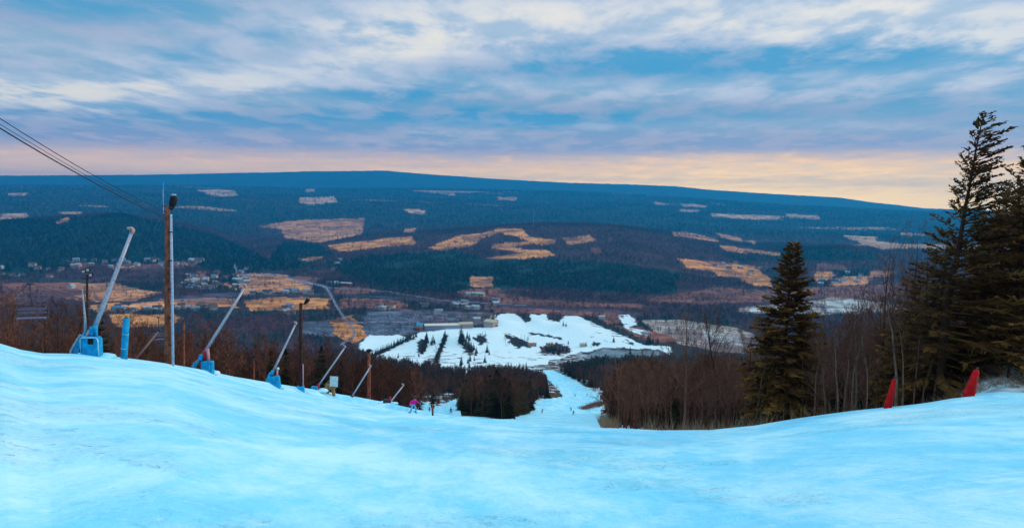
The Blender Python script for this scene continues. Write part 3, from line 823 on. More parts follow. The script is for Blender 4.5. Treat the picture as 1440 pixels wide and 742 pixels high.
def rand_pts(n, d0, d1, a0=-40, a1=40):
    a = R(a0) + RNG.random(n) * R(a1 - a0); d = np.sqrt(d0 * d0 + RNG.random(n) * (d1 * d1 - d0 * d0))
    return np.sin(a) * d, np.cos(a) * d, a, d


KEEP = [SNOW_RUN[:]] + LOWER + [POND]
KEEP_RUN = [(745, 582), (756, 577), (755, 565), (797, 560), (791, 547), (770, 531), (768, 522), (778, 522), (795, 529), (812, 539), (843, 556), (843, 562), (824, 572), (845, 573), (846, 604), (720, 604), (650, 600), (650, 592), (718, 594)]
KEEP_LEFT = [(592, 582), (592, 566), (602, 570), (616, 572), (636, 564), (640, 563), (640, 585)]


def blocked(px, py, top, w_):
    """does the silhouette of a tree at (px, base py, top) cross ground that the photo shows open"""
    b = np.zeros(px.shape, bool)
    for f in (0.0, .3, .6, .9):
        for sx in (-.8, 0, .8):
            qx_ = px + sx * w_ * (1 - f * .8); qy_ = py + (top - py) * f
            for P_ in (KEEP_RUN, KEEP_LEFT): b |= inpoly(qx_, qy_, P_)
    return b


def wood_fit(x, y, hmin, hmax, front=False):
    z = relief(x, y); px, py = project(x, y, z); d = np.hypot(x, y)
    H = hmin + RNG.random(len(x)) * (hmax - hmin)
    limit = np.interp(px, FOREST_TOP[:, 0], FOREST_TOP[:, 1]) - 3 + RNG.normal(0, 1.6, len(x)) + 10 * (fbm(px * 1.0, py * .3, 14, 3)) - 1
    room = (py - limit) * d / F * 1.0
    H = np.minimum(H, room * RNG.uniform(.72, 1.0, len(x)))
    top = py - H * F / d
    ok = (H > 2.6) & ~blocked(px, py, top, H * .26 * F / d)
    ok &= ~(inpoly(px, py, SNOW_RUN) & ~inpoly(px, py, CLUMP_P) & (d < 1050))
    return z, px, py, d, H, ok


PB = [proto('b', [(T, FB), (C, FB)]) for T, C in (bare_tree(s_, 10.0, limbs=11, sub=4, twigs=4, start=.26, thick=4.5, tips=True) for s_ in range(5))]
PCf = [proto('c', [(T, FB), (C, FC)]) for T, C in (small_evergreen(s_, 10.0, 2.3, 11, 8) for s_ in range(4))]
# 1. flank of the mountain
n0 = 30000
x, y, a, d = rand_pts(n0, 75, 1080)
keep = RNG.random(n0) < np.clip(1.15 - d / 2600, .3, 1)
x, y, a, d = (k[keep] for k in (x, y, a, d))
x2, y2, a2, d2 = rand_pts(5200, 62, 300)
x3, y3, a3, d3 = rand_pts(26000, 110, 620, -6, 6)
p3 = project(x3, y3, relief(x3, y3)); m3 = inpoly(p3[0], p3[1], CLUMP_P); x3, y3 = x3[m3][:520], y3[m3][:520]; print('clump', len(x3))
x = np.concatenate([x, x2, x3]); y = np.concatenate([y, y2, y3])
z, px, py, d, H, ok = wood_fit(x, y, 8.0, 13.0)
gapn = fbm(x, y, 30, 3)
ok &= ~((px > 280) & (px < 470) & (d < 190) & (gapn > -.02))
ok &= (d > np.interp(np.arctan2(x, y), DCA, DCV) + 24) & ~(inpoly(px, py, SNOW_RUN) & ~inpoly(px, py, CLUMP_P))
x, y, z, px, d, H = (k[ok] for k in (x, y, z, px, d, H))
CLUMP = inpoly(px, py[ok], [(640, 600), (800, 600), (800, 515), (640, 515)])
pinep = np.where(inpoly(px, project(x, y, z)[1], [(765, 540), (765, 500), (900, 498), (1000, 500), (1000, 512), (870, 526)]), .85, 0.06 + .25 * (fbm(x, y, 110, 3) > .06) + .3 * ((d > 420) & (px < 640)))
pinep = np.where(CLUMP, .45, pinep)
isc = RNG.random(len(x)) < pinep
pick = np.where(isc, 5 + RNG.integers(0, 4, len(x)), RNG.integers(0, 5, len(x)))
sc_ = H / 10; S = np.stack([sc_ * RNG.uniform(.85, 1.2, len(x)), sc_ * RNG.uniform(.85, 1.2, len(x)), sc_], 1)
rot = np.stack([RNG.normal(0, .04, len(x)), RNG.normal(0, .04, len(x)), RNG.random(len(x)) * 6.28], 1)
tn = fbm(x, y, 45, 3)[:, None]
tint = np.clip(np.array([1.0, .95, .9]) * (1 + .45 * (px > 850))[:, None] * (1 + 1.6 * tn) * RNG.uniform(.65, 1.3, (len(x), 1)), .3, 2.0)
FL = dict(x=x, y=y, z=z, px=px, d=d, H=H, isc=isc)
# the biggest-looking trees of this wood stand as trees of their own, below
big = np.argsort(-(H / d))
sel_b = [i for i in big if not isc[i]][:138]; sel_c = [i for i in big if isc[i]][:110]
rest = np.ones(len(x), bool); rest[sel_b] = False; rest[sel_c] = False
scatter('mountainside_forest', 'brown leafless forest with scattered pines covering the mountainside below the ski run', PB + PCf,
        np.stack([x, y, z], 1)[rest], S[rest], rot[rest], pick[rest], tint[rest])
print('flank trees', len(x))
# 2. valley and hill woods
VP = [proto('vb', [(puff(s_, 10, False), VB)]) for s_ in range(4)] + [proto('vc', [(puff(20 + s_, 10, True), VC)]) for s_ in range(3)]
open_ = np.zeros(XG.shape, bool)


def valley_wood(n, d0, d1, h0, h1, seed):
    x, y, a, d = rand_pts(n, d0, d1)
    z = relief(x, y); px, py = project(x, y, z)
    k = np.clip(d, 200, None); qx = px + (fbm(x, y, 90, 3) + .5 * fbm(x, y, 25, 2)) * 20 * np.clip(1500 / k, .3, 1.5); qy = py + (fbm(x + 999, y, 60, 3) + .5 * fbm(x + 99, y, 25, 2)) * 4.5 * np.clip(1500 / k, .35, 1.3)
    H = h0 + (h1 - h0) * RNG.random(n)
    top = py - H * F / d * .8
    free = np.ones(n, bool)
    for cc, poly in FIELDS:
        inside = inpoly(qx, qy, poly) | inpoly(qx, top * .6 + qy * .4, poly)
        free &= ~(inside & (RNG.random(n) > (0.22 if cc in (BRN, DSN) else .05)))
    for poly in LOWER + [POND, POND_RIM]: free &= ~(inpoly(px, py, poly) | inpoly(px, top, poly) & (RNG.random(n) > .03) | inpoly(px + 3, py + 1, poly) | inpoly(px - 3, py - 1, poly))
    for pts, wd in ROADS:
        for (ax, ay), (bx, by) in zip(pts[:-1], pts[1:]):
            L2 = (bx - ax) ** 2 + (by - ay) ** 2; t = np.clip(((px - ax) * (bx - ax) + (py - 1 - ay) * (by - ay)) / L2, 0, 1)
            free &= ~(np.hypot(px - ax - t * (bx - ax), py - 1 - ay - t * (by - ay)) < wd + .8)
    free &= ~(((fbm(x * .35, y, 420, 3) > .235) & (d > 4200)))
    free &= ~((fbm(x, y, 120, 3) > .17) & (d < 2600))
    pat = fbm(x, y, 260, 4) + .6 * fbm(x + 5000, y, 900, 3) - .03
    cm_ = np.zeros(n, bool)
    for p in CONIFER: cm_ |= inpoly(qx, py, p)
    pc = np.where(inpoly(qx, py, BAREZ) & (d < 3500), .08, sstep(-.05, .09, pat) * .6); pc = np.maximum(pc, cm_ * .93); pc = np.maximum(pc, sstep(3900, 5200, d) * .5)
    con_ = RNG.random(n) < pc
    pk = np.where(con_, 4 + RNG.integers(0, 3, n), RNG.integers(0, 4, n)); s_ = H / 10 * np.where(con_, 1.05, 1)
    S_ = np.stack([s_ * 1.15, s_ * 1.15, s_], 1); ro = np.stack([np.zeros(n), np.zeros(n), RNG.random(n) * 6.28], 1)
    tn = np.clip((1 + 1.4 * fbm(x, y, 150, 3)[:, None] + .8 * fbm(x, y, 600, 2)[:, None]) * RNG.uniform(.5, 1.4, (n, 1)), .25, 2.2) * np.ones((1, 3))
    tn = tn * (1 + sstep(4000, 5200, d)[:, None] * np.array([-.45, .12, .25]))  # same painted haze on the far trees
    tn = tn * np.where(cm_ & (px < 400), .55, 1)[:, None] * (1 + .9 * sstep(4300, 5600, d))[:, None]  # haze contrast put into the tint: left hill darkened, far woods lightened
    g = free; return np.stack([x, y, z], 1)[g], S_[g], ro[g], pk[g], tn[g]


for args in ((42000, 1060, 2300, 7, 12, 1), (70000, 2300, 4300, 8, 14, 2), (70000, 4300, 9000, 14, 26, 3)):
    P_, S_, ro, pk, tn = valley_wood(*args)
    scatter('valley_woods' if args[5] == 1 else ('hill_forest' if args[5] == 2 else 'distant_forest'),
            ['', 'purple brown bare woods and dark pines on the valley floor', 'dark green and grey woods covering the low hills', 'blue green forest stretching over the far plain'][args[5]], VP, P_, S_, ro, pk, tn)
    print('woods', len(P_))

# ------------------------------------------------------------------ trees that stand as things of their own
RGT = random.Random(5)


def tree_thing(name, kind, label, cat, group, T, C, bark, leafm, loc, rz=0, sc_=(1, 1, 1), cache={}):
    """kind keys shared mesh data; T, C builders (only used the first time)"""
    if kind not in cache: cache[kind] = (T.mesh('trunk', bark, True), C.mesh('crown', leafm))
    o = thing(name, label, cat, loc, rz, group); o.scale = sc_
    child('trunk', cache[kind][0], o); child('crown', cache[kind][1], o); return o


def small_crest(x, y): return math.hypot(x, y) - float(np.interp(math.atan2(x, y), DCA, DCV))


mid_b = [bare_tree(60 + s_, 10.0, limbs=11, sub=5, twigs=4, start=.24, thick=3.2) for s_ in range(5)]
mid_c = [small_evergreen(70 + s_, 10.0, 2.3, 13, 9) for s_ in range(4)]


MARKS_L = [(60, 'left of the hanging chairlift seat'), (118, 'between the far left chairlift seat and the largest snow gun'), (165, 'behind the largest snow gun'), (228, 'behind the blue padded post'), (275, 'just right of the tall wooden pole'),
           (345, 'behind the second snow gun'), (400, 'behind the third snow gun'), (450, 'behind the dark lamp pole'), (505, 'behind the tan stand and its white board'), (600, 'behind the brown pole and the skier in pink')]
MARKS_R = [(880, 'at the left end of the right hand thicket'), (930, 'in the left part of the right hand thicket'), (1000, 'around the tall pale barked tree'), (1070, 'at the left side of the lone dark evergreen'), (1150, 'behind the lone dark evergreen'),
           (1250, 'between the lone dark evergreen and the hemlocks'), (2000, 'behind the tall hemlocks')]


def wood_place(px_, d_=200):
    row = 'front row' if d_ < 170 else 'second row' if d_ < 300 else 'far row'
    if px_ < 600: return ('left', next(w_ for m_, w_ in MARKS_L if px_ < m_ or m_ == 600) + ', ' + row)
    if px_ < 645: return ('mid', 'just left of the dark tree clump, ' + row)
    if px_ < 810: return ('mid', 'in the ' + ('left' if px_ < 690 else 'middle' if px_ < 740 else 'right') + ' part of the dark tree clump, ' + row)
    return ('right', next(w_ for m_, w_ in MARKS_R if px_ < m_) + ', ' + row)


for k_, ids in (('b', sel_b), ('c', sel_c)):
    for i in ids:
        key, where = wood_place(FL['px'][i], FL['d'][i]); s_ = FL['H'][i] / 10; v = RGT.randrange(5 if k_ == 'b' else 4)
        T, C = (mid_b if k_ == 'b' else mid_c)[v]
        tree_thing('bare_tree' if k_ == 'b' else 'pine_tree', 'mid_%s%d' % (k_, v), ('leafless reddish tree ' if k_ == 'b' else 'dark ragged pine ') + where, 'tree',
                   ('bare trees ' if k_ == 'b' else 'pines ') + where, T, C, BARK if k_ == 'b' else OLDBARK, TWIG if k_ == 'b' else NEEDLE2,
                   (float(FL['x'][i]), float(FL['y'][i]), float(FL['z'][i])), RGT.random() * 6.28, (s_ * RGT.uniform(.9, 1.2), s_ * RGT.uniform(.9, 1.2), s_))


def P3(px_, py_, D):
    v = pix_dir(px_, py_); k = D / math.hypot(v.x, v.y); return Vector((v.x * k, v.y * k, EYE + v.z * k))


def hero(name, px_, D, py_top, make, label, cat, bark, leafm, rz=0.0, group=None, **kw):
    loc = spot(px_, D); top = P3(px_, py_top, D); h = top.z - loc.z
    T, C = make(h=h, **kw)
    o = thing(name, label, cat, loc, rz, group)
    T.build('trunk', bark, o, True); C.build('crown', leafm, o); return o


# hemlocks on the right shoulder
hero('hemlock_tree', 1320, 42, 163, lambda h, **k: evergreen(3, h, 4.9, 1.3, 1.0, .085, .10, .16, 1.45, .6, .62), 'tallest dark hemlock whose windswept top leans right against the sky', 'tree', OLDBARK, NEEDLE)
hero('hemlock_tree', 1416, 45, 188, lambda h, **k: evergreen(8, h, 4.6, 1.4, .9, .045, .08, .2, 1.6, .55, .58), 'tall dark hemlock cut by the right edge of the photo', 'tree', OLDBARK, NEEDLE)
hero('hemlock_tree', 1392, 51, 262, lambda h, **k: evergreen(12, h, 4.6, 1.15, .4, .02, .05, .3, 1.6, .35, .6), 'dense dark hemlock filling the gap between the two tallest ones', 'tree', OLDBARK, NEEDLE)
hero('hemlock_tree', 1296, 50, 372, lambda h, **k: evergreen(15, h, 3.9, 1.15, -.3, -.02, .05, .3, 1.6, .4, .6), 'shorter olive hemlock on the left flank of the tallest one', 'tree', OLDBARK, NEEDLE)
hero('hemlock_tree', 1262, 49, 452, lambda h, **k: evergreen(19, h, 2.2, 1.2, -.3, 0, .25, .2, 1.5, .4, .5), 'low olive hemlock above the left red pad', 'tree', OLDBARK, NEEDLE)
hero('hemlock_tree', 1352, 46, 400, lambda h, **k: evergreen(23, h, 2.8, 1.0, 0, 0, .2, .3, 1.5, .4, .5), 'young olive hemlock under the tallest one above the right red pad', 'tree', OLDBARK, NEEDLE)
hero('hemlock_tree', 1415, 41, 420, lambda h, **k: evergreen(27, h, 2.5, 1.0, 0, 0, .18, .3, 1.5, .4, .5), 'low spreading hemlock above the brushy bank at the right edge', 'tree', OLDBARK, NEEDLE)
hero('spruce_tree', 1099, 47, 343, lambda h, **k: evergreen(31, h, 3.9, 2.0, .1, .02, .12, .10, 2.0, .45, .75, bshape=lambda f: (.55 + .45 * min(1, f / .3)) * ((1 - f) ** .8 * .95 + .07)),
     'lone dark pointed evergreen standing clear of the others above the snow', 'tree', OLDBARK, NEEDLE)
hero('hemlock_tree', 1372, 47, 305, lambda h, **k: evergreen(41, h, 4.2, 1.1, .5, .03, .06, .25, 1.6, .45, .5), 'broad hemlock with warm olive boughs directly right of the tallest trunk', 'tree', OLDBARK, NEEDLE)
hero('hemlock_tree', 1312, 46, 330, lambda h, **k: evergreen(43, h, 3.4, 1.1, -.3, .02, .05, .25, 1.6, .45, .5), 'broad hemlock with warm olive boughs directly left of the tallest trunk', 'tree', OLDBARK, NEEDLE)
hero('hemlock_tree', 1404, 49, 285, lambda h, **k: evergreen(47, h, 4.3, 1.1, .8, .03, .06, .22, 1.4, .5, .5), 'hemlock rising between the two tallest ones, partly hidden by both', 'tree', OLDBARK, NEEDLE)
# leafless trees of the right-hand edge
hero('bare_tree', 962, 58, 436, lambda h, **k: bare_tree(101, h, .12, 17, 6, 4, .30, 1.5, .36, (.04, 0)), 'tall pale barked leafless tree standing before the dirty snow field', 'tree', PALEBARK, PALEBARK)
hero('bare_tree', 1008, 55, 440, lambda h, **k: bare_tree(104, h, .16, 14, 5, 4, .36, 1.5, .46, (-.12, 0)), 'crooked dark leafless tree beside the tall pale barked one', 'tree', OLDBARK, BARK)
hero('bare_tree', 988, 63, 452, lambda h, **k: bare_tree(107, h, .10, 12, 5, 4, .4, 1.3, .4), 'slim leafless tree between the pale barked tree and the crooked one', 'tree', BARK, BARK)
hero('bare_tree', 938, 66, 478, lambda h, **k: bare_tree(109, h, .10, 12, 5, 4, .25, 1.4, .42), 'leafless tree just left of the tall pale barked one', 'tree', BARK, TWIG)
hero('bare_tree', 1046, 52, 455, lambda h, **k: bare_tree(111, h, .10, 12, 5, 4, .35, 1.4, .4, (.05, 0)), 'leafless tree at the left foot of the lone dark evergreen', 'tree', BARK, TWIG)
hero('bare_tree', 1232, 52, 345, lambda h, **k: bare_tree(115, h, .13, 16, 6, 4, .25, 1.3, .36), 'tall leafless maroon tree in front of the pale far fields', 'tree', BARK, TWIG)
hero('bare_tree', 1268, 56, 318, lambda h, **k: bare_tree(118, h, .13, 16, 6, 4, .3, 1.3, .34), 'tall leafless maroon tree touching the left side of the tallest hemlock', 'tree', BARK, TWIG)
thick = [bare_tree(130 + s_, 10.0, .09, 11, 5, 4, .22, 1.7, .40) for s_ in range(6)]
n_ = 0; tries = 0
while n_ < 95 and tries < 3000:
    tries += 1
    px_ = RGT.uniform(855, 1500); D = RGT.uniform(44, 76) if px_ > 1040 else RGT.uniform(50, 80)
    p_ = spot(px_, D)
    if small_crest(p_.x, p_.y) < 4: continue
    lim = float(np.interp(px_, [855, 900, 1000, 1060, 1130, 1200, 1260, 1320, 1500], [512, 503, 500, 492, 470, 440, 415, 390, 380]))
    qx_, qy_ = project(np.array([p_.x]), np.array([p_.y]), np.array([p_.z])); h = (qy_[0] - lim - abs(RGT.gauss(0, 16))) * D / F
    if h < 2: continue
    if px_ < 880 and h * .35 * F / D > (px_ - 846): continue
    v = RGT.randrange(6); s_ = h / 10; T, C = thick[v]
    zone = next(w_ for m_, w_ in MARKS_R if px_ < m_).replace('behind', 'beside') + ', at the snow edge'
    tree_thing('bare_tree', 'thick%d' % v, 'thin leafless tree ' + zone, 'tree', 'bare trees ' + zone, T, C, BARK if RGT.random() < .8 or True else PALEBARK, TWIG, p_, RGT.random() * 6.28, (s_ * .9, s_ * .9, s_))
    n_ += 1
# pale sapling stems by the red pads
stem_tree = [bare_tree(160 + s_, 6.0, .07, 6, 3, 3, .45, 1.5, .3, (RGT.uniform(-.15, .2), 0)) for s_ in range(3)]
for i, (px_, D, h) in enumerate([(1196, 42, 5.5), (1206, 43, 6.5), (1258, 40.5, 7), (1272, 41, 5), (1284, 42, 4.6), (1300, 42, 5.2), (1222, 43, 5), (1178, 43, 5.4), (1160, 44, 5), (1145, 45, 6), (1130, 46, 5.5), (1066, 46, 5.0), (1186, 45, 7)]):
    T, C = stem_tree[i % 3]
    tree_thing('sapling', 'stem%d' % (i % 3), 'slender pale leafless sapling ' + ('beside the left red pad' if 1235 < px_ < 1290 else 'between the two red pads' if px_ > 1289 else 'beside the lone dark evergreen' if px_ < 1150 else 'between the lone evergreen and the left red pad'), 'tree', 'slender saplings along the right edge of the snow', T, C, PALEBARK, BARK, spot(px_, D), RGT.random() * 6, (h / 6,) * 3)
# brush on the bank and along the lower run
brush = MB(); rg = random.Random(3)
for i in range(4200):
    px_ = rg.uniform(1300, 1500); D = rg.uniform(39, 54); p_ = spot(px_, D)
    d_ = Vector((rg.uniform(-1, 1), rg.uniform(-.6, .6), rg.uniform(.1, 1))).normalized(); brush.spike(p_, p_ + d_ * rg.uniform(.2, .8), .014)
for i in range(1100):
    px_ = rg.uniform(900, 1300); D = rg.uniform(41, 60); p_ = spot(px_, D)
    if small_crest(p_.x, p_.y) < 1.0: continue
    d_ = Vector((rg.uniform(-.6, .6), rg.uniform(-.6, .6), 1)).normalized(); brush.spike(p_, p_ + d_ * rg.uniform(.3, 1.3), .013)
for i in range(2200):
    t_ = rg.random(); px_ = 846 + rg.random() ** 2 * 26; D = rg.uniform(52, 240); p_ = spot(px_, D)
    d_ = Vector((rg.uniform(-.6, .6), rg.uniform(-.6, .6), 1)).normalized(); brush.spike(p_, p_ + d_ * rg.uniform(.5, 1.6), .02)
BR = tree_mat('dry_brush', (.20, .10, .06), (.32, .19, .12), 1.5)
o = brush.build('brush', BR); o['kind'] = 'stuff'; o['label'] = 'dry brown brush and twigs along the right edge of the snow'
# red-brown weedy islet on the run
isl = MB()
for i in range(1500):
    t_ = rg.random(); px_ = 820 + 24 * t_; py_ = 575 - 8 * t_ + rg.uniform(-1.5, 1.5) * (.3 + t_)
    if i % 10 == 0: base_ = ground(px_, py_, 60)
    p_ = Vector(base_) + Vector((rg.gauss(0, 1.3), rg.gauss(0, 3), 0)); p_.z = G(p_.x, p_.y)
    d_ = Vector((rg.uniform(-.7, .7), rg.uniform(-.7, .7), .8)).normalized(); isl.spike(p_, p_ + d_ * rg.uniform(.6, 2.0), .07)
o = isl.build('weeds', tree_mat('red_weeds', (.22, .07, .05), (.30, .13, .09), .6)); o['kind'] = 'stuff'; o['label'] = 'reddish weeds poking through the snow at the right edge of the lower run'

# ------------------------------------------------------------------ paints
STEEL = paint('galvanised_steel', (.36, .36, .44), .45, .35, .15, 8); STEELD = paint('dark_steel', (.05, .045, .05), .6, .3)
BLUE = paint('blue_pad', (.010, .30, .58), .8, 0, .18, 3, .3); PALEB = paint('pale_blue_piping', (.30, .62, .78), .6)
RED = paint('red_pad', (.62, .004, .006), .8, 0, .2, 3, .25); HYD = paint('red_hydrant', (.45, .02, .03), .4); HYDP = paint('pink_hydrant', (.62, .25, .30), .5)
WOOD = paint('pole_wood', (.26, .075, .04), .9, 0, .3, 2.5, .5); WOODD = paint('dark_pole_wood', (.055, .022, .018), .85, 0, .3, 2.5, .5)
CONDUIT = paint('pale_conduit', (.38, .44, .58), .5); BLACK = paint('black_metal', (.012, .01, .012), .5); HOSE = paint('grey_hose', (.30, .34, .42), .7)
TANM = paint('tan_cloth', (.40, .20, .09), .8, 0, .3, 5, .4); WHITE = paint('white_board', (.62, .64, .66), .6)
NOZZ = paint('nozzle_cap', (.50, .30, .28), .5)


# ------------------------------------------------------------------ snow guns
rg_h = random.Random(77)


def snow_gun(px_, D, pivot_px, tip_px, label, style, rad=.12, fwd=1.0):
    loc = spot(px_, D); g_ = thing('snow_gun', label, 'snow gun', loc, 0, 'snow guns along the left edge of the ski slope')
    L_ = lambda v: v - loc
    piv = L_(P3(*pivot_px, D)); tip = L_(P3(*tip_px, D + fwd)); d_ = (tip - piv).normalized(); ln = (tip - piv).length
    MB().tube([piv + d_ * ln * t for t in (0, .33, .66, 1)], [rad, rad * .95, rad * .82, rad * .72], 10).build('barrel', STEEL, g_, True)
    side = d_.cross(Vector((0, 1, 0))).normalized()
    h_ = MB(); h_.tube([tip - d_ * .12, tip + d_ * .12], [rad * .95, rad * 1.0], 10); h_.tube([tip + d_ * .1, tip + d_ * .15 + side * .06, tip + d_ * .12 + side * .34], [rad * .8, rad * .75, rad * .55], 8)
    hd = h_.build('gun_head', NOZZ, g_, True)
    for k in range(4):
        a = tip + d_ * (-.04 + .05 * k); MB().tube([a, a + Vector((0, -1, .2)).normalized() * (rad * 1.6)], .018, 5).build('nozzle', STEELD, hd)
    hp = MB()
    for k in range(7): hp.ball((rg_h.uniform(-.9, .9), rg_h.uniform(-.1, .5), -.12), rg_h.uniform(.35, .6), 9, 6, (1.3, 1, .38))
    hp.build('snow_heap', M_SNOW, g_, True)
    MB().tube([piv + Vector((.05, -.12, 0)), piv + d_ * ln * .3 + Vector((.02, -.14, -.2)), piv + d_ * ln * .62 + Vector((0, -.12, -.12)), tip - d_ * .3 + Vector((0, -.08, 0))], .022, 5).build('air_line', STEELD, g_, True)
    # post and yoke at the pivot
    gz = -.3
    MB().tube([(piv.x * .4, .15, gz), piv + Vector((-.02, .1, -.1))], [.10, .08], 8).build('post', STEELD, g_, True)
    y_ = MB(); y_.box(piv + Vector((0, -.02, .05)), (.30, .34, .42), Matrix.Rotation(.3, 3, 'Y')); y_.build('yoke', BLUE if style != 'far' else STEELD, g_)
    MB().tube([piv + Vector((.1, .1, -.2)), piv + d_ * ln * .17 + Vector((.10, 0, -.10))], .035, 6).build('lift_cylinder', STEELD, g_)
    if style == 'box':
        pad = MB().box((.16, -.15, .52), (1.02, .5, 1.2), None, .12).build('foot_pad', BLUE, g_)
        MB().tube([(-.33, -.41, .0), (-.33, -.42, 1.0), (-.24, -.42, 1.1), (.55, -.42, 1.1), (.65, -.42, .98), (.65, -.41, 0)], .035, 6).build('piping', PALEB, pad, True)
        MB().box((.24, -.41, .93), (.30, .03, .40)).build('strap_slot', BLACK, pad)
        MB().tube([(-.95, .0, -.2), (-.85, 0, .35), piv + Vector((-.42, 0, -.05))], [.14, .14, .11], 8).build('leg_pad', BLUE, g_, True)
        MB().tube([(-1.0, -.2, -.2), (-1.02, -.2, .3), (-.75, -.2, .75), (-.45, -.2, 1.2), piv + Vector((-.30, -.2, -.3)), piv + Vector((-.12, -.18, .1))], .07, 8).build('hose', HOSE, g_, True)
        MB().tube([piv + Vector((-.45, 0, -.5)), piv + Vector((-.42, 0, .6)), piv + Vector((-.50, 0, 2.4))], [.09, .07, .02], 6).build('upright_pipe', HOSE, g_, True)
        MB().tube([(.32, 0, 1.0), (.30, 0, 1.75)], .10, 8).build('valve_post', BLUE, g_, True)
    elif style == 'hydrant':
        ox = L_(P3(px_ + 6, 520, D)).x
        MB().box((ox, -.1, .35), (.92, .5, 1.25), None, .08).build('foot_pad', BLUE, g_)
        MB().tube([(ox - .28, 0, .9), (ox - .28, 0, 1.75)], .14, 10).build('hydrant', HYD, g_, True)
        MB().tube([(ox + .05, 0, .9), (ox + .0, 0, 1.95)], .12, 10).build('hydrant', HYDP, g_, True)
        MB().tube([(-1.05, 0, -.3), (-.8, 0, .55), piv + Vector((-.08, 0, -.1))], [.17, .17, .12], 8).build('leg_pad', BLUE, g_, True)
        MB().tube([(-.9, -.15, -.2), (-.75, -.15, .8), piv + Vector((0, -.15, 0))], .05, 6).build('hose', HOSE, g_, True)
    elif style == 'wrap':
        MB().box((.15, 0, .45), (1.3, .6, 1.5), Matrix.Rotation(-.12, 3, 'Y'), .12).build('foot_pad', BLUE, g_)
        MB().tube([(-.75, 0, -.3), (-.65, 0, .4), piv + Vector((-.2, 0, 0))], [.22, .22, .15], 8).build('leg_pad', BLUE, g_, True)
        MB().tube([(.5, -.1, 1.1), (.55, -.1, 1.9)], .10, 8).build('hydrant', HYDP, g_, True)
        MB().ball((.62, -.1, 2.05), .16).build('valve', WHITE, g_, True)
    else:
        MB().box((-.1, 0, .12), (.9, .5, .7), None, .08).build('foot_pad', BLUE if px_ < 460 else STEELD, g_)
        MB().tube([(.35, 0, 0), (.35, 0, .8)], .12, 8).build('hydrant', HYD, g_, True)
        MB().tube([(-.5, 0, -.2), piv], [.09, .07], 6).build('leg', STEELD, g_, True)
    return g_


snow_gun(131, 46, (131, 466), (186, 325), 'largest snow gun nearest the left, with a boxy blue pad piped in white', 'box', .14, 1.5)
snow_gun(288, 61, (283, 503), (345, 403), 'second snow gun right of the tall wooden pole, with red hydrant and blue pad', 'hydrant', .13, 1.5)
snow_gun(384, 79, (383, 524), (416, 455), 'third snow gun with a tilted blue pad left of the dark lamp pole', 'wrap', .13, 2)
snow_gun(444, 92, (443, 549), (485, 488), 'fourth snow gun just right of the dark lamp pole, above the tan stand', 'far', .13, 2)
snow_gun(492, 97, (494, 559), (521, 515), 'fifth snow gun with its tip crossing the brown pole', 'far', .12, 2)
snow_gun(545, 92, (545, 570), (567, 542), 'smallest snow gun of the row left of the skier in pink', 'far', .11, 2)
# the faint one behind the pole, lying low
loc = spot(188, 64); g_ = thing('snow_gun', 'low snow gun with dull barrel sloping behind the tall wooden pole', 'snow gun', loc, 0, 'snow guns along the left edge of the ski slope')
a_, b_ = P3(189, 507, 64) - loc, P3(223, 466, 66) - loc
MB().tube([a_, b_], [.10, .07], 8).build('barrel', paint('dull_barrel', (.17, .10, .10), .7), g_, True); MB().tube([(-.2, 0, -.3), (-.1, 0, .6)], .12, 8).build('post', STEELD, g_, True)
MB().tube([b_, b_ + (b_ - a_).normalized() * .3], .12, 8).build('gun_head', STEELD, g_, True)
# three tiny ones by the tree clump
for px_, b_py, t_px, t_py in ((709, 583, 716, 570), (720, 580, 729, 566), (733, 577, 743, 562)):
    g0 = Vector(ground(px_, b_py, 100)); D = math.hypot(g0.x, g0.y)
    g_ = thing('snow_gun', 'tiny snow gun at the foot of the tree clump beside the run', 'snow gun', g0, 0, 'tiny snow guns at the foot of the tree clump')
    MB().tube([(0, 0, 1.0), P3(t_px, t_py, D) - g0], [.13, .10], 6).build('barrel', STEEL, g_, True); MB().tube([(0, 0, -.3), (0, 0, 1.2)], .12, 6).build('post', STEELD, g_, True)

# ------------------------------------------------------------------ poles
D = 50; loc = spot(237, D); pole = thing('utility_pole', 'tall reddish wooden pole with pale conduit and a lamp on top', 'pole', loc)
tp = P3(235.5, 290, D) - loc
MB().tube([(0, 0, -.5), tp * .33, tp * .66, tp], [.19, .175, .16, .145], 12).build('shaft', WOOD, pole, True)
cd = MB(); off = Vector((.33, -.06, 0)); cd.tube([off + Vector((.05, 0, -.4)), tp * .5 + off, tp * .95 + Vector((.24, -.04, 0))], [.09, .085, .075], 10); cd.build('conduit', CONDUIT, pole, True)
for f in (.12, .3, .48, .66, .84): MB().box(tp * f + Vector((.16, -.06, 0)), (.40, .16, .07)).build('clamp', STEELD, pole)
lamp_p = P3(243, 283, D) - loc
MB().tube([tp + Vector((0, 0, -.35)), tp + Vector((.25, -.1, -.05)), lamp_p + Vector((-.05, 0, -.45))], .035, 6).build('lamp_arm', STEELD, pole, True)
lh = MB(); lh.tube([lamp_p + Vector((-.10, 0, -.55)), lamp_p + Vector((-.03, 0, -.2)), lamp_p + Vector((.08, 0, .25)), lamp_p + Vector((.10, 0, .36))], [.07, .22, .25, .10], 10); lmp = lh.build('lamp_head', BLACK, pole, True)
MB().ball(lamp_p + Vector((.10, -.05, .40)), .13, 8, 5, (1.4, 1, .5)).build('lamp_cap', CONDUIT, lmp, True)
tb = MB(); tb.box(tp + Vector((-.02, -.02, -.02)), (.62, .10, .10), (0, .15, 0)); tb.build('crossbar', STEELD, pole)
at_ = P3(229, 258, D) - loc; ab = P3(230, 300, D) - loc
MB().tube([ab, at_], [.03, .02], 6).build('antenna', CONDUIT, pole); MB().tube([at_ - Vector((0, 0, .35)), at_ + Vector((0, 0, .12))], .06, 6).build('antenna_tip', BLUE, pole)

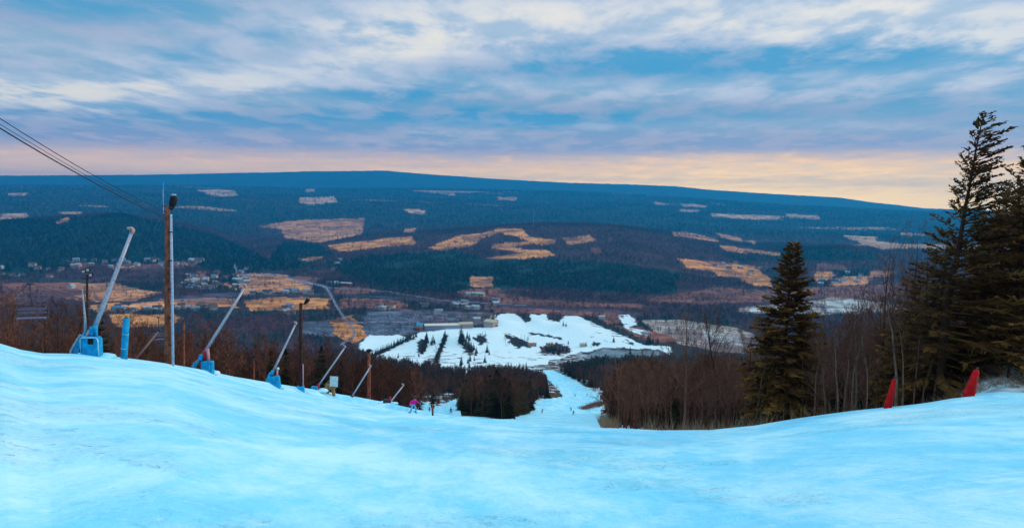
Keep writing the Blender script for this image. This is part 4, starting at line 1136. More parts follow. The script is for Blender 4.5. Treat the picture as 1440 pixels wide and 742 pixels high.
D = 86; loc = spot(423, D); pole = thing('lamp_pole', 'slim almost black lamp pole with blue padded foot between two snow guns', 'pole', loc)
tp = P3(423, 426, D) - loc
MB().tube([(0, 0, -.5), tp * .5, tp], [.23, .20, .17], 10).build('shaft', WOODD, pole, True)
MB().tube([Vector((.30, -.05, -.3)), tp * .32 + Vector((.28, -.05, 0))], .07, 8).build('conduit', HYDP, pole, True)
a_ = P3(431, 424, D) - loc; MB().tube([tp + Vector((0, 0, -.2)), a_ + Vector((-.1, 0, -.15))], .05, 6).build('lamp_arm', BLACK, pole, True)
MB().tube([a_ + Vector((-.25, 0, -.30)), a_, a_ + Vector((.22, 0, .32))], [.12, .22, .26], 10).build('lamp_head', BLACK, pole, True)
MB().tube([(0, 0, -.3), (0, 0, .75)], [.48, .42], 12).build('foot_pad', BLUE, pole, True)

D = 104; loc = spot(519, D); pole = thing('lamp_pole', 'reddish brown pole with a dark lamp on top behind the fifth snow gun', 'pole', loc)
tp = P3(519, 494, D) - loc; zb = P3(519, 574, D) - loc
MB().tube([(0, 0, -2), tp * .5, tp], [.26, .24, .20], 10).build('shaft', WOOD, pole, True)
MB().ball(tp + Vector((0, 0, .15)), .45, 10, 6, (1, 1, .55)).build('lamp_head', BLACK, pole, True)
MB().ball(tp + Vector((.5, 0, .1)), .22, 8, 5).build('lamp_glass', CONDUIT, pole, True)

D = 96; loc = spot(122, D); pole = thing('lamp_pole', 'thin pole with a cluster of floodlights behind the largest snow gun', 'pole', loc)
tp = P3(122.5, 386, D) - loc; MB().tube([(0, 0, -1), tp], [.17, .12], 8).build('shaft', WOODD, pole, True)
for px_, py_ in ((118, 381), (128, 386), (124, 379)):
    q_ = P3(px_, py_, D) - loc; f_ = MB(); f_.box(q_, (.5, .3, .42), (0, 0, .3), .08); f_ = f_.build('floodlight', BLACK, pole); MB().box(q_ + Vector((.02, -.17, -.03)), (.30, .03, .26), (0, 0, .3)).build('lens', WHITE, f_)
MB().tube([tp + Vector((-.6, 0, -.5)), tp + Vector((.6, 0, -.4))], .05, 6).build('bracket', STEELD, pole)
for px_, D, ty, r_, m_, lab in ((258.5, 74, 452, .11, WOOD, 'thin brown post just right of the tall wooden pole'), (357, 82, 506, .11, WOOD, 'short thin brown post between the second and third snow guns')):
    loc = spot(px_, D); o = thing('thin_post', lab, 'post', loc, 0); tp = P3(px_, ty, D) - loc
    MB().tube([(0, 0, -1), tp], [r_, r_ * .8], 8).build('shaft', m_, o, True); MB().tube([tp, tp + Vector((0, 0, .12))], r_ * 1.3, 8).build('cap', STEELD, o, True)
# blue padded post
loc = spot(176, 47); tp = P3(178, 447, 47) - loc; o = thing('padded_post', 'upright blue padded post between the largest snow gun and the tall pole', 'post', loc)
MB().tube([Vector((0, 0, -.3)), tp * .5, tp], .185, 14).build('pad', BLUE, o, True); MB().tube([tp * .985, tp * 1.015], [.12, .10], 10).build('post_top', STEELD, o, True)
for f in (.25, .6): MB().tube([tp * f, tp * (f + .015)], .192, 14).build('strap', PALEB, o, True)
# post on the snow near the skier
loc = spot(608.5, 63); D = math.hypot(loc.x, loc.y); tp = P3(608.5, 569, D) - loc; o = thing('marker_post', 'short reddish post standing in the snow right of the skier in pink', 'post', loc)
MB().tube([(0, 0, -.2), tp], .10 * D / 70, 8).build('shaft', WOOD, o, True); MB().box(tp + Vector((0, -.02, -.15)), (.34, .05, .26)).build('plate', WOODD, o)
# red pads
for (b_, t_, w_, lab) in (((1249, 572), (1258, 532), .17, 'left and smaller of the two leaning red pads'), ((1361, 561), (1374, 519), .22, 'right and wider of the two leaning red pads before the brushy bank')):
    D = 35.5; loc = spot(b_[0], D); o = thing('red_pad', lab, 'pad', loc); tp = P3(t_[0], t_[1], D + .3) - loc
    pd = MB().tube([Vector((-.04, 0, -.4)), tp * .2, tp * .8, tp * .94, tp], [w_, w_ * .95, w_ * .62, w_ * .5, w_ * .15], 14).build('pad_cover', RED, o, True)
    for f in (.3, .62): MB().tube([tp * f, tp * (f + .02)], w_ * (1.0 - .42 * f), 14).build('strap', paint('dark_red_strap', (.25, .01, .01)), pd, True)
    MB().tube([Vector((.02, -w_ * .98, -.2)), tp * .3 + Vector((0, -w_ * .9, 0)), tp * .8 + Vector((0, -w_ * .62, 0))], .02, 5).build('seam', bpy.data.materials['dark_red_strap'], pd, True)
    MB().tube([tp * .9, tp * 1.08], .045, 6).build('post_tip', STEELD, o, True)
# tan stand with white board
D = 93; loc = spot(464, D); o = thing('board_stand', 'tan stand carrying a blank white board right of the fourth snow gun', 'sign', loc)
L_ = lambda a, b, dy=0: P3(a, b, D + dy) - loc
for f0, f1, r_ in (((460, 553), (462, 541), .26), ((470, 556), (466, 543), .24)): MB().tube([L_(*f0), (L_(*f0) + L_(*f1)) / 2 + Vector((.05, 0, .05)), L_(*f1)], [r_ * .8, r_, r_ * 1.1], 9).build('leg', TANM, o, True)
MB().tube([L_(456, 549), L_(461, 543), L_(468, 541), L_(471, 546)], [.18, .42, .44, .2], 10).build('body', TANM, o, True)
MB().tube([L_(456, 541), L_(463, 535)], .07, 6).build('bar', TANM, o, True)
bd = MB().box(L_(469.5, 536, -.5), (1.05, .10, 1.35), (0, .06, 0), .04).build('board', WHITE, o); MB().box(L_(469.9, 536, -.42), (1.25, .10, 1.5), (0, .06, 0)).build('board_edge', BLACK, bd)

# ------------------------------------------------------------------ ropes and wires
def cable(name, label, cat, pts, r_, m_, sag=0.0, group=None):
    P_ = []
    for a, b in zip(pts[:-1], pts[1:]):
        for k in range(14): t = k / 14; P_.append(a.lerp(b, t) - Vector((0, 0, 4 * sag * t * (1 - t))))
    P_.append(pts[-1]); c0 = P_[0].copy(); mb = MB().tube([p - c0 for p in P_], r_, 5); o = mb.build(name, m_, None, True); o.location = c0
    return tag(o, label, cat, group)


WIRE = paint('wire', (.03, .03, .045), .5, .3)
end = P3(234.5, 303, 50)
cable('overhead_wire', 'upper overhead wire running from the tall pole to the upper left', 'wire', [P3(-60, 128, 30), P3(120, 240, 40), P3(234, 299, 50)], .018, WIRE, .05)
cable('overhead_wire', 'lower thicker overhead wire running from the tall pole to the upper left', 'wire', [P3(-60, 143, 30), P3(120, 250, 40), P3(234, 307, 50)], .028, WIRE, .06)
cable('overhead_wire', 'thin overhead wire just above the thicker lower one', 'wire', [P3(-60, 138, 30), P3(120, 246, 40), P3(234.5, 304, 50)], .012, WIRE, .03)
cable('lift_rope', 'thin dark haul rope carrying the chairlift seats past the left wood', 'rope', [P3(-120, 330, 40), P3(42, 399, 60), P3(223, 446, 84), P3(330, 470, 130)], .018, WIRE, .1)


def lift_chair(px_, py_top, D, label, rz):
    c0 = P3(px_, py_top, D); o = thing('lift_chair', label, 'chairlift chair', c0 - Vector((0, 0, 2.2)), rz, 'chairlift seats hanging at the left'); o.scale = (.82, .82, 1)
    m_ = paint('chair_metal', (.10, .07, .085), .7) if 'chair_metal' not in bpy.data.materials else bpy.data.materials['chair_metal']
    sm = paint('chair_seat', (.17, .14, .20), .7) if 'chair_seat' not in bpy.data.materials else bpy.data.materials['chair_seat']
    MB().tube([(0, 0, 2.2), (0, .05, 1.4), (0, .35, .9), (0, .42, .62)], .055, 7).build('hanger', m_, o, True)
    MB().tube([(-.2, 0, 2.2), (.2, 0, 2.2)], .07, 7).build('grip', m_, o, True)
    fr = MB()
    for s_ in (-1, 1): fr.tube([(s_ * 1.05, .42, .62), (s_ * 1.2, .3, .3), (s_ * 1.2, .2, -.28), (s_ * 1.1, -.35, -.32)], .04, 6)
    fr.tube([(-1.05, .42, .62), (1.05, .42, .62)], .045, 6); fr.tube([(-1.2, .2, -.28), (1.2, .2, -.28)], .04, 6); fr.build('frame', m_, o, True)
    MB().box((0, -.08, -.22), (2.15, .48, .08), (.08, 0, 0), .03).build('seat', sm, o)
    for z_ in (.12, .38): MB().box((0, .26 + z_ * .2, z_), (2.15, .06, .16), (-.12, 0, 0), .02).build('back_slat', sm, o)
    MB().tube([(-1.1, .4, .6), (-1.05, -.5, .35), (1.05, -.5, .35), (1.1, .4, .6)], .03, 6).build('safety_bar', m_, o, True)
    MB().tube([(-.55, -.5, .35), (-.55, -.62, -.7), (.55, -.62, -.7), (.55, -.5, .35)], .03, 6).build('footrest', m_, o, True)


lift_chair(42, 399, 60, 'empty grey chairlift seat hanging before the dark wood at far left', .35)
lift_chair(223, 446, 86, 'empty chairlift seat half hidden just left of the tall wooden pole', .5)


# ------------------------------------------------------------------ people
def skinned(name, J, E, m_, parent, sub=2):
    """grow one continuous surface round a skeleton: J = [(point, (rx, ry))], E = edges; first joint is the root"""
    me = bpy.data.meshes.new(name); me.from_pydata([p for p, _ in J], E, []); me.update()
    o = bpy.data.objects.new(name, me); COL.objects.link(o)
    sk = o.modifiers.new('skin', 'SKIN'); sk.use_smooth_shade = True
    if not me.skin_vertices:
        me.skin_vertices.new() if hasattr(me.skin_vertices, 'new') else None
    lay = me.skin_vertices[0] if me.skin_vertices else None
    if lay is None:
        bpy.context.view_layer.objects.active = o; bpy.ops.mesh.customdata_skin_add(); lay = me.skin_vertices[0]
    for i, (p, r_) in enumerate(J):
        lay.data[i].radius = r_ if hasattr(r_, '__len__') else (r_, r_); lay.data[i].use_root = i == 0
    sb = o.modifiers.new('sub', 'SUBSURF'); sb.levels = sb.render_levels = sub
    dg = bpy.context.evaluated_depsgraph_get(); nm = bpy.data.meshes.new_from_object(o.evaluated_get(dg)); nm.materials.clear(); nm.materials.append(m_); nm.name = name
    for p in nm.polygons: p.use_smooth = True
    bpy.data.objects.remove(o, do_unlink=True); bpy.data.meshes.remove(me)
    c_ = bpy.data.objects.new(name, nm); COL.objects.link(c_); c_.parent = parent; return c_


SKIN = paint('face_skin', (.45, .22, .15), .6); PINK = paint('pink_jacket', (.95, .01, .30), .7); PANTS = paint('light_blue_trousers', (.10, .45, .72), .7)
DARKC = paint('dark_clothes', (.03, .06, .09), .8); HELM = paint('dark_helmet', (.08, .02, .03), .4); GREYC = paint('grey_clothes', (.10, .09, .11), .8); REDC = paint('red_jacket', (.28, .03, .04), .8)
GLOVE = paint('salmon_gloves', (.42, .12, .08), .7); SKI = paint('ski_blue', (.05, .18, .30), .4); BOOT = paint('ski_boot', (.25, .35, .45), .4)


def skier(loc, rz, label, jacket, trousers, stance=0.0, group=None, s_=1.0, near=False):
    p = thing('person', label, 'person', loc, rz, group); p.scale = (s_, s_, s_)
    hip = Vector((0, .02, .88)); ch = Vector((.05 * stance, -.16, 1.22)); nk = Vector((.06 * stance, -.24, 1.42)); hd = Vector((.06 * stance, -.30, 1.58))
    kl, kr = Vector((-.22, -.18, .50)), Vector((.20, -.22, .50)); al, ar = Vector((-.30, .02, .12)), Vector((.28, -.02, .12))
    el_, er_ = Vector((-.42, -.30, 1.10)), Vector((.42, -.32, 1.10)); wl, wr = Vector((-.52, -.55, 1.02)), Vector((.50, -.58, 1.04))
    sl, sr = Vector((-.19, -.20, 1.34)), Vector((.19, -.20, 1.34))
    J = [(hip, (.12, .10)), (ch, (.13, .10)), (nk, .055), (hd, .09), (sl, .06), (el_, .045), (wl, .03), (sr, .06), (er_, .045), (wr, .03), (Vector((-.10, .02, .84)), .085), (kl, .065), (al, .045), (Vector((.10, .02, .84)), .085), (kr, .065), (ar, .045),
         (hd + Vector((0, -.02, .07)), .075), (al + Vector((0, -.12, -.06)), .035), (ar + Vector((0, -.12, -.06)), .035)]
    E = [(0, 1), (1, 2), (2, 3), (3, 16), (1, 4), (4, 5), (5, 6), (1, 7), (7, 8), (8, 9), (0, 10), (10, 11), (11, 12), (12, 17), (0, 13), (13, 14), (14, 15), (15, 18)]
    skinned('body', J, E, SKIN, p, 1)
    k = 1.35
    skinned('jacket', [(ch, (.17, .14)), (hip + Vector((0, 0, .02)), (.17, .14)), (nk, .08), (sl, .085), (el_, .068), (wl.lerp(el_, .1), .05), (sr, .085), (er_, .068), (wr.lerp(er_, .1), .05)],
            [(0, 1), (0, 2), (0, 3), (3, 4), (4, 5), (0, 6), (6, 7), (7, 8)], jacket, p, 1)
    skinned('trousers', [(hip, (.155, .13)), (Vector((-.11, .02, .80)), .11), (kl, .088), (al, .085), (Vector((.11, .02, .80)), .11), (kr, .088), (ar, .085)], [(0, 1), (1, 2), (2, 3), (0, 4), (4, 5), (5, 6)], trousers, p, 1)
    MB().ball(hd + Vector((0, .02, .06)), .15, 10, 7, (1, 1.1, .95)).build('helmet', HELM, p, True)
    MB().ball(hd + Vector((0, -.12, .03)), .07, 8, 5, (1.3, .5, .6)).build('goggles', BLACK, p, True)
    for nm_, v in (('boot', al), ('boot', ar)): MB().tube([v + Vector((0, .03, .12)), v + Vector((0, 0, -.06)), v + Vector((0, -.14, -.08))], [.075, .08, .055], 8).build(nm_, BOOT, p, True)
    if near:
        for w_, sgn in ((wl, -1), (wr, 1)):
            gm = MB(); gm.ball(w_, .045, 8, 5, (1, 1.3, .8))
            for q_ in range(4): a = w_ + Vector((sgn * (-.03 + .02 * q_), -.03, 0)); gm.tube([a, a + Vector((0, -.05, -.01)), a + Vector((0, -.05, -.05)), a + Vector((0, -.02, -.06))], [.012, .011, .010, .008], 5)
            gm.tube([w_ + Vector((-sgn * .03, 0, .01)), w_ + Vector((-sgn * .05, -.04, -.02))], [.014, .01], 5); gm.build('glove', GLOVE, p, True)
    M_ = Matrix.Translation(loc) @ Matrix.Rotation(rz, 4, 'Z') @ Matrix.Diagonal((s_, s_, s_, 1))
    return p, M_, (al, ar, wl, wr)


sk_loc = spot(581, 69); D = math.hypot(sk_loc.x, sk_loc.y); print('skier at', D)
h_s = 24.5 / F * D
p, M_, (al, ar, wl, wr) = skier(sk_loc, .5, 'skier in a pink jacket and light blue trousers turning on the slope', PINK, PANTS, 1, None, h_s / 1.68, True)
for v, nm_, sd in ((al, 'ski', 'left'), (ar, 'ski', 'right')):
    m_ = MB(); c_ = v + Vector((0, -.1, -.10))
    m_.box((0, 0, 0), (.09, 1.35, .03)); m_.tube([(0, -.66, 0), (0, -.78, .03), (0, -.84, .09)], [.03, .03, .02], 5)
    o = m_.build('ski', SKI, None, True); o.matrix_world = M_ @ Matrix.Translation(c_); tag(o, 'dark blue ski under the %s boot of the skier in pink' % sd, 'ski')
for v, sd, e_ in ((wl, 'left', Vector((-.55, .35, .30))), (wr, 'right', Vector((.62, .25, .35)))):
    m_ = MB(); m_.tube([(0, -.03, .08), e_ - v], [.012, .009], 6); m_.tube([(0, -.035, .12), (0, -.01, -.06)], .02, 6); q_ = (e_ - v) * .93; m_.tube([q_, q_ * 1.01], .05, 8)
    o = m_.build('ski_pole', STEEL, None, True); o.matrix_world = M_ @ Matrix.Translation(v); tag(o, 'thin ski pole in the %s hand of the skier in pink' % sd, 'ski pole')
for px_, py_, jk, tr_, rz, lab in ((762, 580.5, DARKC, GREYC, .8, 'distant skier in dark clothes at the left of the lower run'), (803, 577.5, DARKC, DARKC, -.5, 'upper of two distant skiers close together on the lower run'),
                              (806, 583, DARKC, GREYC, .4, 'lower of two distant skiers close together on the lower run'), (808.5, 557.5, REDC, DARKC, .2, 'distant skier in reddish jacket in the middle of the run'),
                              (825, 556.5, DARKC, DARKC, 1.2, 'distant skier in dark clothes near the right edge where the run narrows'), (841, 566, DARKC, DARKC, -.8, 'distant skier in dark clothes against the right edge of the run'),
                              (634, 581.5, GREYC, DARKC, .3, 'distant skier in grey jacket low at the left of the tree clump'), (604, 580.5, DARKC, PANTS, .2, 'small distant skier between the skier in pink and the short reddish post')):
    g0 = Vector(ground(px_, py_, 100)); skier(g0, rz, lab, jk, tr_, RGT.uniform(-1, 1), 'distant skiers on the run', 1.0)
# snow poles / tower in the lower wood
# ------------------------------------------------------------------ valley: houses, lodge, cars, trees on the lower slopes
ROOFS = [paint('roof_grey', (.22, .22, .28), .8), paint('roof_brown', (.16, .08, .06), .8), paint('roof_white', (.42, .40, .42), .7), paint('roof_dark', (.06, .06, .09), .8)]
WALLS = [paint('wall_white', (.50, .47, .46), .8), paint('wall_pink', (.46, .30, .26), .8), paint('wall_grey', (.34, .34, .40), .8), paint('wall_red', (.32, .04, .04), .8), paint('wall_cream', (.62, .45, .26), .8)]
GLASSD = paint('window_dark', (.03, .035, .06), .3)


def house(loc, rz, L, W, H, wall, roof, label, group=None, name='house', cat='house', rh=None, windows=True):
    o = thing(name, label, cat, loc, rz, group); rh = rh or W * .32
    MB().box((0, 0, H / 2 - 1), (L, W, H + 2)).build('wall', wall, o)
    r_ = MB(); a, b = L / 2 + .4, W / 2 + .5
    r_.v = [Vector(v) for v in ((-a, -b, H - .1), (a, -b, H - .1), (a, b, H - .1), (-a, b, H - .1), (-a, 0, H + rh), (a, 0, H + rh), (-a, -b, H - .35), (a, -b, H - .35), (a, b, H - .35), (-a, b, H - .35))]
    r_.f = [(0, 1, 5, 4), (2, 3, 4, 5), (1, 2, 5), (3, 0, 4), (6, 7, 1, 0), (7, 8, 2, 1), (8, 9, 3, 2), (9, 6, 0, 3), (9, 8, 7, 6)]
    ro = r_.build('roof', roof, o); MB().box((L * .2, 0, H + rh * .9), (.9, .9, 1.6)).build('chimney', WALLS[3], ro)
    if windows:
        k = max(2, int(L / 3.5))
        for i in range(k): MB().box((-L / 2 + L * (i + .5) / k, -W / 2 - .03, H * .55), (1.2, .10, 1.4)).build('window', GLASSD, o)
    return o


rg = random.Random(21)
AREAS = [([(98, 366), (285, 377)], 26, 'the far edge of the town under the left hill'), ([(262, 384), (330, 408)], 22, 'the cluster of houses left of the big tan field'), ([(225, 395), (300, 412)], 8, 'the dark grove left of the town cluster'),
         ([(0, 372), (90, 392)], 8, 'the far left of the valley'), ([(238, 431), (330, 437)], 12, 'the row along the orange fields behind the tall pole'), ([(330, 372), (352, 402)], 6, 'the lane beside the big tan field'),
         ([(420, 366), (480, 384)], 5, 'the woods beyond the fork in the road'), ([(350, 411), (440, 414)], 8, 'the river bank below the big tan field'), ([(1000, 370), (1080, 384)], 7, 'the orange hillside field left of the lone evergreen'),
         ([(1150, 384), (1240, 402)], 9, 'the patchy fields right of the lone evergreen'), ([(640, 424), (700, 436)], 5, 'the woods beyond the long lodge'), ([(600, 441), (690, 450)], 7, 'the lot between the long lodge and the woods'), ([(520, 430), (600, 436)], 5, 'the trees at the far side of the car park'), ([(670, 446), (694, 456)], 3, 'the foot of the snow runs by the sand coloured building'), ([(140, 432), (240, 440)], 7, 'the fields behind the blue padded post'), ([(400, 430), (412, 445)], 3, 'the clearing left of the dark lamp pole')]
for (c0, c1), cnt, where in AREAS:
    for i in range(int(cnt * 1.5)):
        px_ = rg.uniform(c0[0], c1[0]); py_ = rg.uniform(c0[1], c1[1]); p_ = Vector(ground(px_, py_, 1150)); d_ = math.hypot(p_.x, p_.y); k = rg.uniform(.8, 1.35) * (1 if d_ < 2600 else 1.25)
        house(p_, rg.uniform(-.5, .5), 13 * k, 9 * k, 5.5 * k, WALLS[rg.choice((0, 1, 1, 2, 0, 4))], ROOFS[rg.choice((0, 1, 1, 2, 3))], 'tiny gabled house among ' + where, 'tiny houses among ' + where, windows=False)
H1 = lambda px_, py_: Vector(ground(px_, py_, 1150))


def wide(p0, p1): return (H1(*p0) + H1(*p1)) / 2, (H1(*p0) - H1(*p1)).length, math.atan2((H1(*p1) - H1(*p0)).y, (H1(*p1) - H1(*p0)).x)


for (a, b, W, H, wl_, rf_, lab, cat, nm_) in (((597, 462), (646, 461), 16, 7, WALLS[2], paint('roof_pale', (.80, .62, .52)), 'long low lodge with a pale roof beside the car park', 'building', 'lodge'),
        ((586, 462), (595, 462), 14, 8, WALLS[4], paint('roof_blue', (.02, .30, .50)), 'small building with a bright blue roof at the left end of the lodge', 'building', 'lodge_annex'),
        ((645, 461), (664, 460), 15, 8, WALLS[1], paint('roof_cream', (.58, .40, .24)), 'cream roofed building at the right end of the long lodge', 'building', 'lodge_annex'),
        ((684, 458), (697, 458), 18, 9, WALLS[1], paint('roof_sand', (.60, .46, .28)), 'sand coloured building at the foot of the white snow runs', 'building', 'base_building'),
        ((583, 464), (592, 465), 8, 5, WALLS[3], ROOFS[1], 'small red brown hut in front of the blue roofed building', 'hut', 'hut'),
        ((480, 401), (494, 402), 11, 7, WALLS[3], ROOFS[2], 'red barn at the bend of the road', 'barn', 'barn'), ((470, 400), (476, 400), 11, 7, WALLS[0], ROOFS[2], 'white farmhouse just left of the red barn', 'house', 'house'),
        ((460, 400), (466, 400), 11, 7, WALLS[2], ROOFS[0], 'grey farmhouse second left of the red barn', 'house', 'house'), ((664, 416), (681, 417), 14, 8, WALLS[4], ROOFS[2], 'cream building in the clearing beyond the river', 'building', 'farm_building'),
        ((655, 415), (662, 415), 10, 6, WALLS[0], ROOFS[2], 'white house left of the cream building beyond the river', 'house', 'house'), ((692, 422), (702, 423), 9, 5, WALLS[2], ROOFS[0], 'grey shed right of the cream building beyond the river', 'shed', 'shed'),
        ((329, 396), (342, 397), 16, 9, WALLS[0], ROOFS[2], 'white farm building at the left corner of the big tan field', 'building', 'farm_building'), ((329, 403), (339, 404), 14, 7, WALLS[1], ROOFS[2], 'pinkish shed just below the white farm building', 'shed', 'shed'),
        ((842, 449), (850, 449), 8, 6, WALLS[0], ROOFS[2], 'white hut at the back edge of the white snow runs', 'hut', 'hut'), ((905, 470), (913, 471), 9, 5, WALLS[0], ROOFS[2], 'white hut right of the white snow runs', 'hut', 'hut'),
        ((815, 499), (823, 500), 8, 4, WALLS[4], ROOFS[2], 'tan hut at the left end of the grey pond', 'hut', 'hut'), ((742, 500), (754, 501), 7, 4, WALLS[1], paint('roof_orange', (.42, .16, .08)), 'orange roofed hut at the bottom of the white snow runs', 'hut', 'hut'),
        ((768, 502), (778, 503), 7, 4, WALLS[4], bpy.data.materials['roof_orange'], 'tan hut right of the orange roofed hut below the snow runs', 'hut', 'hut'), ((98, 406), (104, 405), 12, 8, WALLS[0], ROOFS[2], 'white building at the left edge of the tan fields', 'building', 'farm_building'),
        ((158, 437), (176, 437), 12, 7, WALLS[2], paint('roof_teal', (.06, .22, .34)), 'teal roofed building just left above the blue padded post', 'building', 'farm_building')):
    c0, L, rz = wide(a, b); house(c0, rz, max(L, 6), W, H, wl_, rf_, lab, None, nm_, cat, H * .35, L > 14)

# cars in the car park
CARP = [paint('car_' + n, c_, .35, 0, .05, 3, .02) for n, c_ in (('white', (.65, .66, .70)), ('grey', (.22, .23, .27)), ('dark', (.03, .035, .05)), ('blue', (.04, .10, .28)), ('red', (.32, .03, .04)), ('silver', (.45, .46, .50)))]
carm = []
for cp in CARP:
    b_ = MB(); b_.box((0, 0, .62), (4.5, 1.8, .65), None, .25); cb = MB(); cb.box((-.2, 0, 1.18), (2.4, 1.55, .55), None, .3)
    carm.append((b_.mesh('body', cp), cb.mesh('cabin', GLASSD)))
wheel_m = MB(); [wheel_m.tube([(x_, y_, .33), (x_, y_ + .2 * (1 if y_ > 0 else -1), .33)], .33, 8) for x_ in (-1.4, 1.4) for y_ in (-.72, .72)]
wheel_m = wheel_m.mesh('wheels', BLACK)
o_ = H1(514, 470); u_ = (H1(585, 466) - o_).normalized(); v_ = (H1(518, 440) - H1(516, 468)).normalized(); n_ = 0
for row in range(15):
    for k in range(26):
        if n_ >= 240 or rg.random() < .35: continue
        p_ = o_ + v_ * (row * 14 + (row % 2) * -6.5) + u_ * (k * 5.2 + rg.uniform(-.3, .3)); qx_, qy_ = project(np.array([p_.x]), np.array([p_.y]), np.array([p_.z]))
        if not inpoly(qx_, qy_, [(514, 439), (560, 437), (640, 438), (690, 442), (690, 450), (590, 456), (570, 468), (514, 471)])[0]: continue
        p_.z = G(p_.x, p_.y); c_ = rg.choices(range(6), (4, 3, 4, 2, 1, 4))[0]
        nm_ = ('white', 'grey', 'black', 'dark blue', 'red', 'silver')[c_]
        o = thing('parked_car', 'tiny %s car parked in the rows of the valley car park' % nm_, 'car', p_, math.atan2(v_.y, v_.x) + rg.choice((0, math.pi)), 'tiny %s cars in the valley car park' % nm_)
        child('body', carm[c_][0], o); child('cabin', carm[c_][1], o); n_ += 1
for k in range(50):
    px_ = rg.uniform(600, 700); py_ = rg.uniform(439, 452); p_ = H1(px_, py_); c_ = rg.choices(range(6), (4, 3, 4, 2, 1, 4))[0]; nm_ = ('white', 'grey', 'black', 'dark blue', 'red', 'silver')[c_]
    o = thing('parked_car', 'tiny %s car parked in the lot behind the long lodge' % nm_, 'car', p_, rg.uniform(-.3, .3), 'tiny %s cars in the lot behind the lodge' % nm_); child('body', carm[c_][0], o); child('cabin', carm[c_][1], o)

# dark conifers standing on the lower snow
lowc = [small_evergreen(90 + s_, 10.0, 2.6, 9, 7) for s_ in range(4)]; lowb = [bare_tree(95 + s_, 10.0, .2, 8, 4, 3, .2, 7.0, .4, tips=False) for s_ in range(2)]


def low_tree(px_, py_, h_px, kind='c', where=None):
    where = where or ('in the leftmost white snow run' if px_ < 620 else 'just right of the long tree strip' if px_ < 658 else 'in the bushy middle of the snow runs' if px_ < 675 else 'low on the middle snow run' if px_ < 712
                      else 'at the bottom edge of the snow runs' if px_ < 745 else 'in the clump beside the tan hut' if px_ < 805 else 'near the grey pond right of the snow runs')
    p_ = Vector(ground(px_, py_, 700)); h = 1.5 * h_px * math.hypot(p_.x, p_.y) / F; v = rg.randrange(4 if kind == 'c' else 2); T, C = (lowc if kind == 'c' else lowb)[v]
    tree_thing('pine_tree' if kind == 'c' else 'bare_tree', 'low%s%d' % (kind, v), ('small dark pine standing ' if kind == 'c' else 'small bare purplish bush standing ') + where, 'tree', ('small pines ' if kind == 'c' else 'bare bushes ') + where, T, C, OLDBARK, NEEDLE2 if kind == 'c' else TWIG, p_, rg.random() * 6, (h / 10 * 1.1, h / 10 * 1.1, h / 10))


for t in range(24): f = t / 23; low_tree(524 + f * 60 + rg.uniform(-1, 1), 502 - f * 27 + rg.uniform(-1, 1), 7, 'c', 'in the diagonal hedge left of the lower snow runs')
for t in range(14): f = t / 13; low_tree(626 - f * 12 + rg.uniform(-.8, .8), 476 + f * 32, 9 - 2 * f, 'c', 'in the long tree strip between the snow runs')
for t in range(12): f = t / 11; low_tree(600 - f * 6 + rg.uniform(-1, 1), 478 + f * 20, 8, rg.choice('ccb'), 'in the short tree strip in the left snow run')
for t in range(10): f = t / 9; low_tree(648 + f * 18 + rg.uniform(-2, 2), 474 + f * 24, 8, rg.choice('ccb'), 'in the broken tree strip amid the snow runs')
for t in range(9): f = t / 8; low_tree(617 - f * 2 + rg.uniform(-4, 4), 500 + f * 22, 10, rg.choice('cbb'), 'at the foot of the long tree strip')
for px_, py_, h in ((600, 482, 11), (599, 488, 9), (595, 491, 9), (593, 494, 8), (597, 494, 7), (609, 482, 8), (607, 485, 7), (611, 484, 6), (589, 501, 5), (560, 503, 5), (649, 476, 13), (648, 481, 12), (647, 484, 10), (651, 486, 9), (657, 476, 7), (660, 479, 7), (655, 486, 7), (661, 491, 8), (663, 494, 9),
                    (666, 493, 8), (660, 495, 7), (670, 497, 7), (669, 500, 7), (685, 496, 9), (688, 499, 5), (649, 513, 9), (648, 515, 8), (661, 508, 8), (667, 507, 5), (682, 510, 8), (660, 518, 8), (688, 517, 5), (695, 518, 6), (658, 511, 6), (604, 513, 6), (600, 515, 5), (578, 517, 6), (590, 517, 5), (700, 524, 7), (730, 523, 9), (740, 520, 8), (715, 525, 8), (735, 525, 7),
                    (768, 493, 8), (772, 495, 10), (776, 494, 10), (781, 494, 9), (787, 496, 8), (791, 494, 7), (797, 494, 6), (778, 498, 9), (785, 499, 8), (799, 484, 4), (792, 458, 5), (796, 459, 4), (863, 481, 6), (824, 487, 5), (886, 498, 8), (912, 480, 9), (914, 484, 9), (910, 485, 8), (918, 482, 7), (925, 483, 7)):
    low_tree(px_, py_, h, 'c')
for k in range(22): low_tree(rg.uniform(709, 744), rg.uniform(474, 488), rg.uniform(3, 6), 'b', 'in the purplish thicket right of the lower snow runs')
for k in range(16): low_tree(rg.uniform(670, 684), rg.uniform(472, 484), rg.uniform(3, 6), 'b')
for k in range(12): low_tree(rg.uniform(590, 600), rg.uniform(484, 496), rg.uniform(4, 7), 'b')
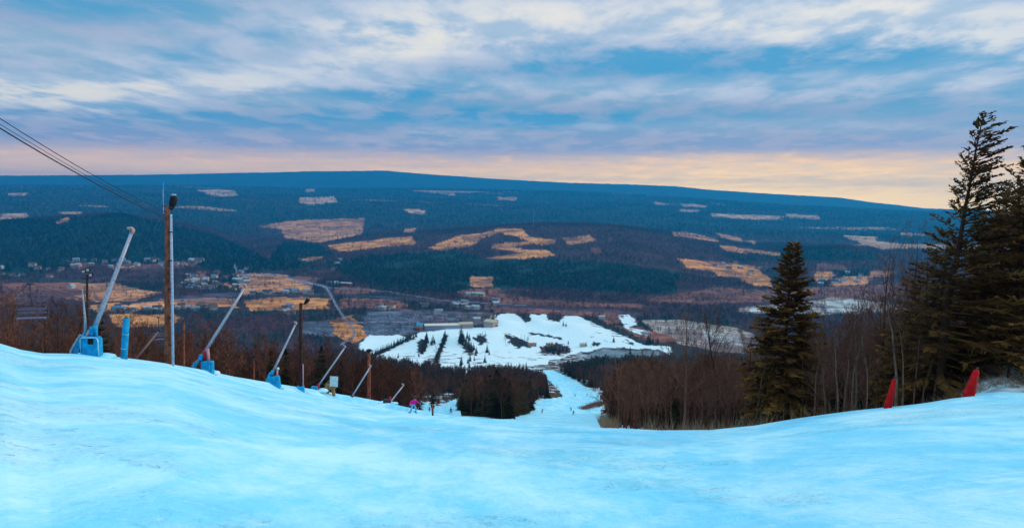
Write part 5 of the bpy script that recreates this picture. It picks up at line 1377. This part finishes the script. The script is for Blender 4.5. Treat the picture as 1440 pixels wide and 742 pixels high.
# snowmaking pond with its bank
pond = [Vector(ground(x_, y_, 760)) for x_, y_ in ((826, 500), (836, 494.5), (848, 491.5), (872, 491.5), (880, 493.5), (926, 493.5), (932, 503))]
# communication mast on the wooded hill
m0 = Vector(ground(750, 320, 1800)); D = math.hypot(m0.x, m0.y); mh = 26 / F * D; o = thing('radio_mast', 'thin pale radio mast on the crest of the wooded central hill', 'mast', m0)
ms_ = MB()
for k in range(3): a = k * 2.09; ms_.tube([(2.6 * math.cos(a), 2.6 * math.sin(a), -2), (.7 * math.cos(a), .7 * math.sin(a), mh)], [.35, .25], 4)
for k in range(14):
    z_ = mh * k / 14; z2 = mh * (k + 1) / 14; r1 = 2.6 - 1.9 * k / 14; r2 = 2.6 - 1.9 * (k + 1) / 14
    for j in range(3): a = j * 2.09; b = (j + 1) * 2.09; ms_.tube([(r1 * math.cos(a), r1 * math.sin(a), z_), (r2 * math.cos(b), r2 * math.sin(b), z2)], .16, 3, False)
ms_.build('lattice', STEEL, o); MB().tube([(0, 0, mh), (0, 0, mh + 7)], .2, 5).build('aerial', STEEL, o)

# ------------------------------------------------------------------ the air
def haze_mat():
    m_ = bpy.data.materials.new('haze'); m_.use_nodes = True; t = NT(m_.node_tree); t.n.clear()
    o = t.node('ShaderNodeOutputMaterial'); v = t.node('ShaderNodeVolumePrincipled')
    v.inputs['Color'].default_value = (.008, .40, .88, 1); v.inputs['Density'].default_value = 9e-5
    v.inputs['Anisotropy'].default_value = 0.25
    t.l.new(v.outputs[0], o.inputs['Volume']); return m_


zl, zh = float(VALL[:, 2].min()) - 1.5, float(VALL[:, 2].max()) + 15
H_ = 17600
hz = mesh_obj('haze', [(sx * H_, sy * H_, z_) for z_ in (zl, zh) for sx, sy in ((-1, -1), (1, -1), (1, 1), (-1, 1))],
              [(0, 3, 2, 1), (4, 5, 6, 7), (0, 1, 5, 4), (1, 2, 6, 5), (2, 3, 7, 6), (3, 0, 4, 7)], haze_mat())
hz['kind'] = 'stuff'; hz['label'] = 'blue evening haze lying over the whole valley'
